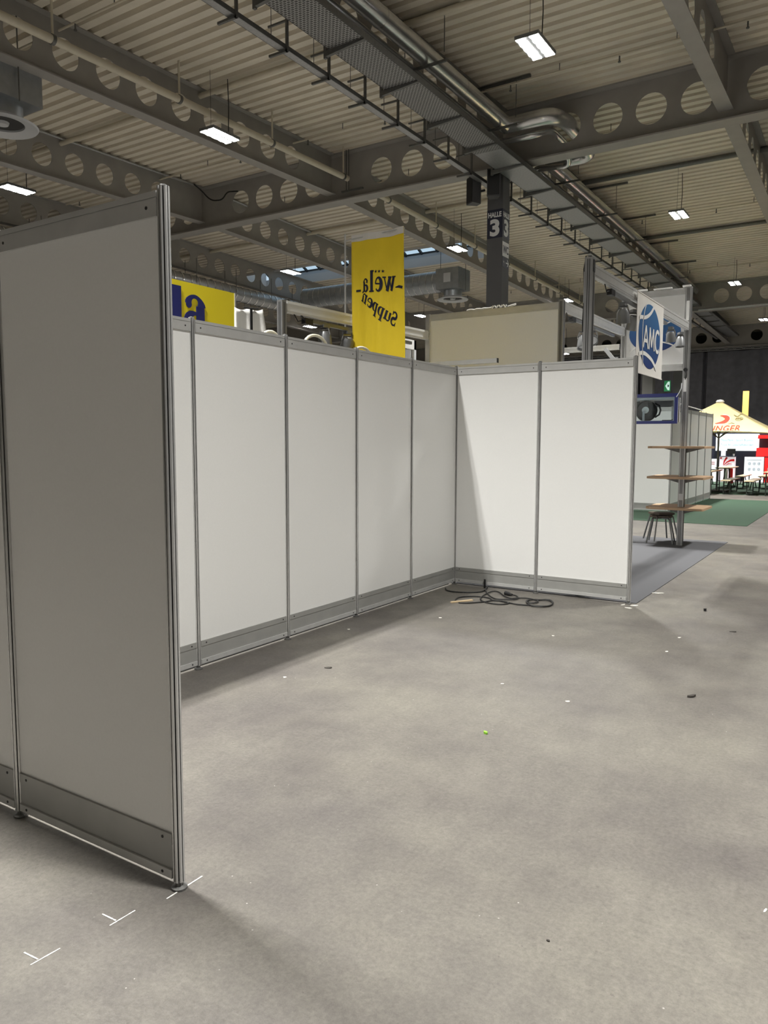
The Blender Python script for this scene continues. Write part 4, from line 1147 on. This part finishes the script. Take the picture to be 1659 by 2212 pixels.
table('beer table at the right picture edge', 1.46, 19.4, tA)
table('beer table in the second row at the right picture edge', 1.4, 23.3, tA)

# parasol
t = thing('beer_parasol', 'large square beige parasol with red lettering over the beer tables', 'parasol', (-.42, 20.2, 0))
hs, ze, zp = 1.85, 1.97, 3.07
m = MB(); vs = []; fs = []; n = 28; J = 30
cor = [(-hs, -hs), (hs, -hs), (hs, hs), (-hs, hs)]
for f in range(4):
    a = Vector(cor[f]); b = Vector(cor[(f + 1) % 4]); base_ = len(m.v); vs = []; fs = []
    for j in range(J + 1):
        s = j / J
        for i in range(n + 1):
            e_ = a.lerp(b, i / n); p = e_ * s
            sag = -.06 * sin(pi * s) * (1 - .6 * abs(2 * i / n - 1)); z = zp + (ze - zp) * s + sag
            if s > .9: z += .06 * (s - .9) * 10 * sin(pi * i / n)
            vs.append((p.x, p.y, z))
    for j in range(J):
        for i in range(n):
            q = j * (n + 1) + i; fs.append((q, q + 1, q + n + 2, q + n + 1))
    m.add(vs, fs)
cn = m.build('canopy', 'umb', t, True); sd = cn.modifiers.new('thick', 'SOLIDIFY'); sd.thickness = .004
MB().lathe([(.001, .06), (.10, .04), (.14, -.02), (.12, -.05)], 20, (0, 0, zp)).build('cap', 'banner', t, True)
MB().cyl((0, 0, .05), (0, 0, zp), .032, 14).build('pole', 'spot', t)
for f in range(4):
    a = Vector(cor[f]); MB().bar((0, 0, zp - .05), (a.x * .98, a.y * .98, ze - .01), .025).build('rib', 'stoolwood', t)
    MB().bar((0, 0, ze - .15), (a.x * .45, a.y * .45, zp + (ze - zp) * .45 - .04), .022).build('strut', 'stoolwood', t)
    for q in range(2):
        e_ = a.lerp(Vector(cor[(f + 1) % 4]), .5); 
    MB().bar((0, 0, ze - .15), (e_.x * .45, e_.y * .45, zp + (ze - zp) * .45 - .08), .022).build('strut', 'stoolwood', t)
MB().box(-.35, .35, -.35, .35, .008, .06).build('base_slab', 'steel_low', t)
# prints on the front face: plane through the front edge and the peak
def on_canopy(mb, nm, mm, x0, s0):
    dirv = Vector((0, -hs, ze - zp)); Lf = dirv.length; dn = dirv.normalized()
    up = -dn; nrm = Vector((1, 0, 0)).cross(up)
    for i, v in enumerate(mb.v):
        d = s0 - v[1]                                     # distance from the peak along the slope
        s = max(0.0, min(1.0, d / Lf)); xx = v[0] + x0
        u = min(1.0, abs(xx) / (hs * s + 1e-6))
        sag = -.06 * sin(pi * s) * (1 - .6 * u)
        if s > .9: sag += .06 * (s - .9) * 10 * cos(u * pi / 2)
        pos = Vector((xx, 0, zp)) + dn * d + Vector((0, 0, sag + .004)) + nrm * (.006 + v[2])
        mb.v[i] = tuple(pos)
    mb.build(nm, mm, t)
tx = text_mb('RINGER', .135, .002, width=.97, spacing=1.1); tx.v = [(v[0], v[1] * 4.3, v[2]) for v in tx.v]
on_canopy(tx, 'lettering', 'redl', -.085, 2.02)
lg = MB(); stroke(lg, arc(0, 0, .30, .135, -95, 80, 24), [.02 + .13 * sin(pi * i / 24) for i in range(25)], .002); lg.v = [(v[0], v[1] * 1.9, v[2]) for v in lg.v]; on_canopy(lg, 'red_emblem', 'redl', .10, 1.18)
lg = MB(); stroke(lg, arc(0, 0, .405, .18, -80, 70, 20), .02, .002); lg.v = [(v[0], v[1] * 1.9, v[2]) for v in lg.v]; on_canopy(lg, 'emblem_outline', 'logo_w', .08, 1.18)
lg = MB()
stroke(lg, [(0, .12), (.08, .07), (.13, .06), (.2, .12), (.28, .13)], [.02, .035, .03, .03, .01], .002); stroke(lg, [(.08, -.02), (.2, -.01), (.3, -.03)], .03, .002); stroke(lg, [(-.08, -.18), (.0, -.14), (.1, -.17)], .02, .002)
stroke(lg, arc(.2, -.02, .11, .055, 0, 360, 14), .012, .002); stroke(lg, [(.1, .02), (.1, -.05)], .014, .002); stroke(lg, [(.17, .02), (.17, -.05)], .014, .002); stroke(lg, [(.24, .02), (.24, -.05)], .014, .002)
lg.v = [(v[0], v[1] * 2.0, v[2]) for v in lg.v]; on_canopy(lg, 'olive_emblem', 'olive', .56, 1.16)

# lit yellow tower behind the parasol
t = thing('light_tower', 'slim glowing yellow tower behind the parasol', 'tower', (-.81, 29.2, 0))
MB().prism([(-.12, -.06), (.12, -.06), (.12, .06), (-.12, .06)], .0, 3.94).build('body', 'glow', t)
MB().box(-.16, .16, -.1, .1, 0, .05).build('foot', 'steel_low', t)
# ------------------------------------------------------------------ shop stand at the far end
t = thing('shop_back_wall', 'dark navy back wall of the far red and white stand', 'wall unit', (-2.6, 28.8, 0))
MB().box(0, 5.2, 0, .1, 0, 2.2).build('board', 'navywall', t)
t = thing('light_box_sign', 'large glowing white sign with two lines of blue text', 'sign', (-1.84, 28.42, 1.33))
lbx = MB().box(0, 1.69, .02, .375, 0, .73).build('light_box', 'screen', t)
for body, z in (('MediaMarkt | Saturn Business', .42), ('Tools f\u00fcr Gesch\u00e4ftskunden', .22)):
    tm = text_mb(body, .15, 0, shear=.25, width=1.30); place2d(tm, (.20, .014, z), (1, 0, 0), (0, 0, 1)).build('lettering', 'screentext', lbx)
def redbox(label, x0, x1, z0, z1, y=28.0):
    t = thing('red_sign_box', label, 'sign', (x0, y, z0), 0, 'red boxes of the far stand')
    MB().box(0, x1 - x0, .02, .795, 0, z1 - z0).build('box', 'litred', t)
    MB().box(-.01, x1 - x0 + .01, .0, .02, -.01, .02).build('trim', 'red', t)
redbox('upper red glowing box right of the white sign', -.12, .25, 1.86, 2.0); redbox('lower red glowing box right of the white sign', -.16, .9, 1.10, 1.46)
t = thing('demo_counter', 'white counter with a red swoosh in front of the far stand', 'counter', (-1.58, 27.9, 0))
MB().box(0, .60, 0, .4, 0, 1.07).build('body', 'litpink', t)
MB().box(-.03, .63, -.02, .42, 1.07, 1.10).build('top', 'navywall', t)
sw = MB(); stroke(sw, [(.16, .72), (.20, .88), (.30, 1.05)], [.02, .06, .09], .002); stroke(sw, [(.18, .70), (.30, .84), (.45, .92), (.60, .93)], [.02, .05, .08, .10], .002); stroke(sw, [(.24, .68), (.36, .77), (.50, .77)], [.01, .04, .02], .002)
place2d(sw, (0, -.004, 0), (1, 0, 0), (0, 0, 1)).build('red_swoosh', 'red', t)
MB().box(.02, .10, -.004, 0, .98, 1.05).build('red_mark', 'red', t)
t = thing('monitor', 'black monitor on the white counter of the far stand', 'monitor', (-1.15, 28.1, 1.10))
MB().box(-.17, .17, 0, .03, .08, .32).build('screen', 'black', t); MB().bar((0, .02, 0), (0, .02, .1), .04).build('neck', 'black', t); MB().box(-.1, .1, -.07, .1, 0, .012).build('foot', 'black', t)
t = thing('leaflet_stand', 'white leaflet stand beside the monitor on the counter', 'leaflet stand', (-1.45, 28.0, 1.10))
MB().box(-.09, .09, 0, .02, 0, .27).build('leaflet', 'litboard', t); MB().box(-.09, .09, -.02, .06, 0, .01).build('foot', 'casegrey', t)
t = thing('paper_cup', 'white cup at the right end of the counter', 'cup', (-1.03, 28.0, 1.10))
MB().lathe([(.001, 0), (.03, 0), (.04, .1), (.036, .1), (.028, .01)], 16).build('cup', 'white', t, True)
t = thing('icon_board', 'white board with six round blue icons at the far stand', 'sign', (-.56, 27.7, 0))
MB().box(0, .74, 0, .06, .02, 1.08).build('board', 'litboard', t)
for i in range(3):
    for j in range(2):
        ic = MB(); stroke(ic, arc(.2 + .18 * i, .80 - .24 * j, .045, .05, 0, 360, 20), .016, .002); stroke(ic, [(.18 + .18 * i, .79 - .24 * j), (.22 + .18 * i, .82 - .24 * j)], .02, .002)
        place2d(ic, (0, -.004, 0), (1, 0, 0), (0, 0, 1)).build('round_icon', 'icon', t)
MB().box(.08, .66, -.003, 0, .95, .965).build('heading_line', 'icon', t)
t = thing('red_side_board', 'red board right of the white icon board', 'sign', (.21, 27.72, 0)); MB().box(0, .9, 0, .06, .02, 1.06).build('board', 'litred', t)
MB().box(.12, .5, -.004, 0, .5, .62).build('white_mark', 'white', t)
t = thing('white_poster_stand', 'white poster stand with red lines at the end of the far panels', 'poster stand', (-2.05, 27.6, 0))
MB().box(0, .40, 0, .05, .0, .98).build('board', 'litboard', t)
for z in (.82, .74): MB().box(.1, .34, -.004, 0, z, z + .025).build('red_line', 'red', t)
for i, (x, lab) in enumerate(((-1.05, 'red and white roll-up column under the counter, left'), (-.86, 'red column under the counter, right'))):
    t = thing('display_column', lab, 'display', (x, 26.2, 0), 0, 'display columns'); MB().lathe([(.001, .62), (.08, .62), (.08, 0)], 16).build('body', 'red' if i else 'white', t, True)

# ------------------------------------------------------------------ curtain at the far end
m = MB(); vs = []; fs = []; n = 700
random.seed(11); wid = [random.uniform(.5, 1.5) for _ in range(80)]
for i in range(n + 1):
    x = -40 + 62 * i / n; ph = x * 5.2 + 2.0 * sin(x * .7)
    yy = 44.3 + .10 * sin(ph) + .07 * sin(x * 1.9 + 1) + (.35 if abs((x + 5.3) % 4.1) < .12 else 0)
    vs += [(x, yy, .02), (x, yy, 7.4)]
for i in range(n): fs.append((2 * i, 2 * i + 2, 2 * i + 3, 2 * i + 1))
c = m.add(vs, fs).build('stage_curtain', 'curtain', None, True); tag(c, 'tall black stage curtain closing the far end of the hall', 'curtain')
t = thing('curtain_truss', 'light metal truss above the top of the black curtain', 'truss', (-40, 43.9, 7.42))
for dz, dy in ((0, 0), (.25, 0), (.12, .22)): MB().cyl((0, dy, dz), (62, dy, dz), .025, 8).build('chord', 'galv', t)
m = MB(); x = 0
while x < 61: m.cyl((x, 0, 0), (x + .25, 0, .25), .012, 6).cyl((x + .25, 0, .25), (x + .5, 0, 0), .012, 6); x += .5
m.build('lacing', 'galv', t)
t = thing('service_rail', 'light pipe rail under the second girder on the right', 'rail', (-3.2, 30.6, 7.86))
MB().cyl((0, 0, 0), (12, 0, 0), .05, 10).build('pipe', 'galv', t)
for x in (1.0, 4.5, 8.0): MB().cyl((x, 0, 0), (x, .5, .06), .03, 8).build('clamp', 'galv_dark', t)
# exit sign and pale pillar seen through the frame
t = thing('exit_sign', 'green exit sign with a white arrow seen below the banner', 'sign', (-4.48, 30.0, 4.10))
MB().box(0, .28, 0, .06, 0, .50).build('plate', 'signgreen', t)
ar = flat([(.05, .25), (.17, .45), (.25, .45), (.25, .05), (.17, .05)], .003); place2d(ar, (0, -.004, 0), (1, 0, 0), (0, 0, 1)).build('white_arrow', 'exitwhite', t)
place2d(flat([(.16, .2), (.22, .2), (.22, .3), (.16, .3)], .003), (0, -.009, 0), (1, 0, 0), (0, 0, 1)).build('dark_symbol', 'signblue', t)
MB().cyl((.262, .03, .5), (.262, .03, dsurf(30.03) - 4.10), .01, 6).build('hanger_rod', 'galv_dark', t)
t = thing('pale_pillar', 'pale pillar in the distance below the white banner', 'pillar', (-5.2, 30.0, 0))
MB().box(-.24, .24, -.24, .24, 0, 6.5).build('shaft', 'hallwall', t)

# ------------------------------------------------------------------ floor: cable, marks, litter
def ray(px, py, z=0.0):
    d = fw + r1 * ((px - 829.5) / FPX) - u1 * ((py - 1106.0) / FPX)
    k = (z - CAM.z) / d.z; return CAM + d * k
def zp4(pts, z=.008): return [ray(940 + a / 3.4563, 1180 + b / 3.4563, z) for a, b in pts]
def smooth(pts, n=5, closed=False):
    out = []; P = [Vector(p) for p in pts]; m_ = len(P)
    for i in range(m_ - 1):
        p0 = P[max(i - 1, 0)]; p1 = P[i]; p2 = P[i + 1]; p3 = P[min(i + 2, m_ - 1)]
        for k in range(n):
            s = k / n
            out.append(.5 * ((2 * p1) + (-p0 + p2) * s + (2 * p0 - 5 * p1 + 4 * p2 - p3) * s * s + (-p0 + 3 * p1 - 3 * p2 + p3) * s ** 3))
    out.append(P[-1]); return out
t = thing('power_cable', 'tangled black power cable with plug on the floor at the wall corner', 'cable', (0, 0, 0))
runs = [
    [(78, 312), (84, 326), (110, 335), (160, 341), (230, 344), (300, 343), (350, 337), (382, 320), (388, 300)],
    [(392, 305), (378, 325), (384, 345), (410, 372), (450, 392), (520, 397), (590, 397), (620, 386), (606, 370), (575, 362)],
    [(150, 408), (160, 390), (200, 378), (280, 374), (350, 378), (400, 386), (430, 402), (480, 408), (540, 420), (600, 432), (660, 438), (705, 441), (760, 446), (830, 447), (870, 436), (878, 415), (850, 400), (800, 399), (760, 405)],
    [(342, 403), (338, 388), (355, 370), (400, 345), (440, 335), (480, 344), (515, 370), (560, 388), (620, 387), (680, 388), (730, 396), (766, 408), (755, 420), (715, 424), (682, 416), (690, 402), (730, 397), (790, 400), (850, 405), (876, 420), (862, 440), (800, 450), (730, 446), (695, 430), (682, 412), (720, 395)],
    [(175, 421), (230, 424), (300, 420), (370, 414), (430, 405), (480, 408), (530, 415), (545, 426), (500, 433), (440, 430), (385, 420), (345, 406)],
]
for i, r in enumerate(runs):
    MB().tube(smooth(zp4(r, .009 + .004 * (i % 2))), .007, 8).build('cable_loop', 'cable', t, True)
pz = zp4([(525, 350), (575, 362)], .02)
MB().tube([pz[0], pz[0].lerp(pz[1], .5), pz[1]], .022, 10, rr=[.024, .022, .010]).build('plug', 'black', t, True)
a_, b_ = zp4([(118, 418), (278, 402)], .008)
t = thing('wooden_stick', 'pale wooden stick lying among the cable loops', 'stick', a_)
MB().bar((0, 0, 0), b_ - a_, .03, .012).build('stick', 'stick', t)
a_, b_ = zp4([(385, 283), (392, 310)], .03)
t = thing('cable_conduit', 'short dark conduit standing at the wall foot where the cable leaves', 'conduit', (ray(1053, 1268).x, -.04, 0))
MB().cyl((0, 0, 0), (0, 0, .10), .012, 10).build('conduit', 'black', t)

def chalk(label, segs):
    t = thing('chalk_mark', label, 'floor mark', (0, 0, 0), 0, 'chalk marks on the floor')
    for a, b, w in segs:
        A = ray(*a); B = ray(*b); m = MB(); n = 14; pts = []; ws = []
        for k in range(n + 1):
            q = A.lerp(B, k / n); pts.append((q.x, q.y)); ws.append(w * random.uniform(.6, 1.1))
        stroke(m, pts, ws, .0012); m.build('chalk_line', 'chalk', t)
chalk('white chalk line crossing the foot of the foreground post', [((437, 1893), (360, 1942), .006)])
chalk('white angled chalk mark nearer to the foreground post', [((221, 1975), (250, 1989), .006), ((237, 2000), (292, 1967), .005)])
chalk('white angled chalk mark at the lower left corner', [((52, 2058), (82, 2073), .006), ((66, 2085), (130, 2049), .005)])
def scrap(name, label, px, py, L, W, m, ang, h=.0045, cat='scrap', grp=None):
    p = ray(px, py); n = 9; poly = []
    for k in range(n):
        a = 2 * pi * k / n; s = random.uniform(.7, 1.1); poly.append((L / 2 * cos(a) * s, W / 2 * sin(a) * s))
    o = MB().prism(poly, .0006, h).build(name, m); o.location = (p.x, p.y, 0); o.rotation_euler = (0, 0, ang)
    # lift one end a little so that it reads as a crumpled piece
    for v in o.data.vertices:
        if v.co.z > .003: v.co.z += max(0, v.co.x) * .12
    tag(o, label, cat, grp)
scrap('paper_scrap', 'torn white paper strip on the floor beside the grey carpet edge', 1417, 1282, .16, .03, 'scrap', .1)
scrap('paper_scrap', 'white paper scrap at the foot of the end post, front', 1358, 1314, .09, .022, 'scrap', -.2)
scrap('paper_scrap', 'white paper scrap at the foot of the end post, rear right', 1370, 1309, .08, .03, 'scrap', .4)
scrap('paper_scrap', 'small white paper scrap at the foot of the end post, left', 1346, 1307, .05, .02, 'scrap', .9)
scrap('green_leaf', 'small bright green leaf in the middle of the floor', 1049, 1585, .035, .02, 'leaf', 2.6, .012, 'leaf')
scrap('dark_scrap', 'long dark scrap on the floor at the right', 1493, 1506, .075, .028, 'darkscrap', .9, .012)
scrap('dark_scrap', 'small black piece on the floor below the carpet corner', 1523, 1320, .03, .03, 'black', 0, .025)
scrap('dark_scrap', 'dark flat scrap near the long left wall', 708, 1443, .06, .035, 'darkscrap', .5, .004)
scrap('dark_scrap', 'dark flat scrap near the right picture edge', 1582, 1365, .06, .03, 'darkscrap', .2, .004)
scrap('dark_scrap', 'dark dot on the floor in the lower middle', 1184, 2033, .012, .010, 'darkscrap', .2, .004)
scrap('paper_scrap', 'white dot of paper near the foreground post and left wall', 615, 1464, .03, .025, 'scrap', 0)
scrap('paper_scrap', 'white crumb on the floor right of the leaf', 1226, 1516, .03, .02, 'scrap', .4)
scrap('paper_scrap', 'white crumb on the floor in front of the free wall end', 1467, 1378, .03, .02, 'scrap', .4)
scrap('paper_scrap', 'white crumb below the free wall end, nearer', 1440, 1408, .025, .02, 'scrap', 1.0)
scrap('paper_scrap', 'white smear on the floor at the right picture edge', 1653, 1968, .03, .008, 'scrap', 1.3, .003)
scrap('paper_scrap', 'white crumb on the floor near the left wall foot', 753, 1360, .025, .018, 'scrap', .4)
scrap('paper_scrap', 'white crumb below the cable loops', 951, 1335, .03, .02, 'scrap', .4)
scrap('paper_scrap', 'white crumb between the leaf and the cable', 1085, 1478, .022, .016, 'scrap', .4)
scrap('paper_scrap', 'white crumb in the middle of the floor, upper one of two', 1195, 1352 + 22, .025, .016, 'scrap', .3)

# ------------------------------------------------------------------ light and colour
w = bpy.data.worlds.new('world'); SC.world = w; w.use_nodes = True
bg = w.node_tree.nodes['Background']; bg.inputs['Color'].default_value = (.62, .80, .95, 1); bg.inputs['Strength'].default_value = .85
SC.view_settings.view_transform = 'Standard'
SC.view_settings.look = 'None'
SC.view_settings.exposure = 0.0
SC.view_settings.gamma = 1.0
SC.view_settings.use_curve_mapping = False
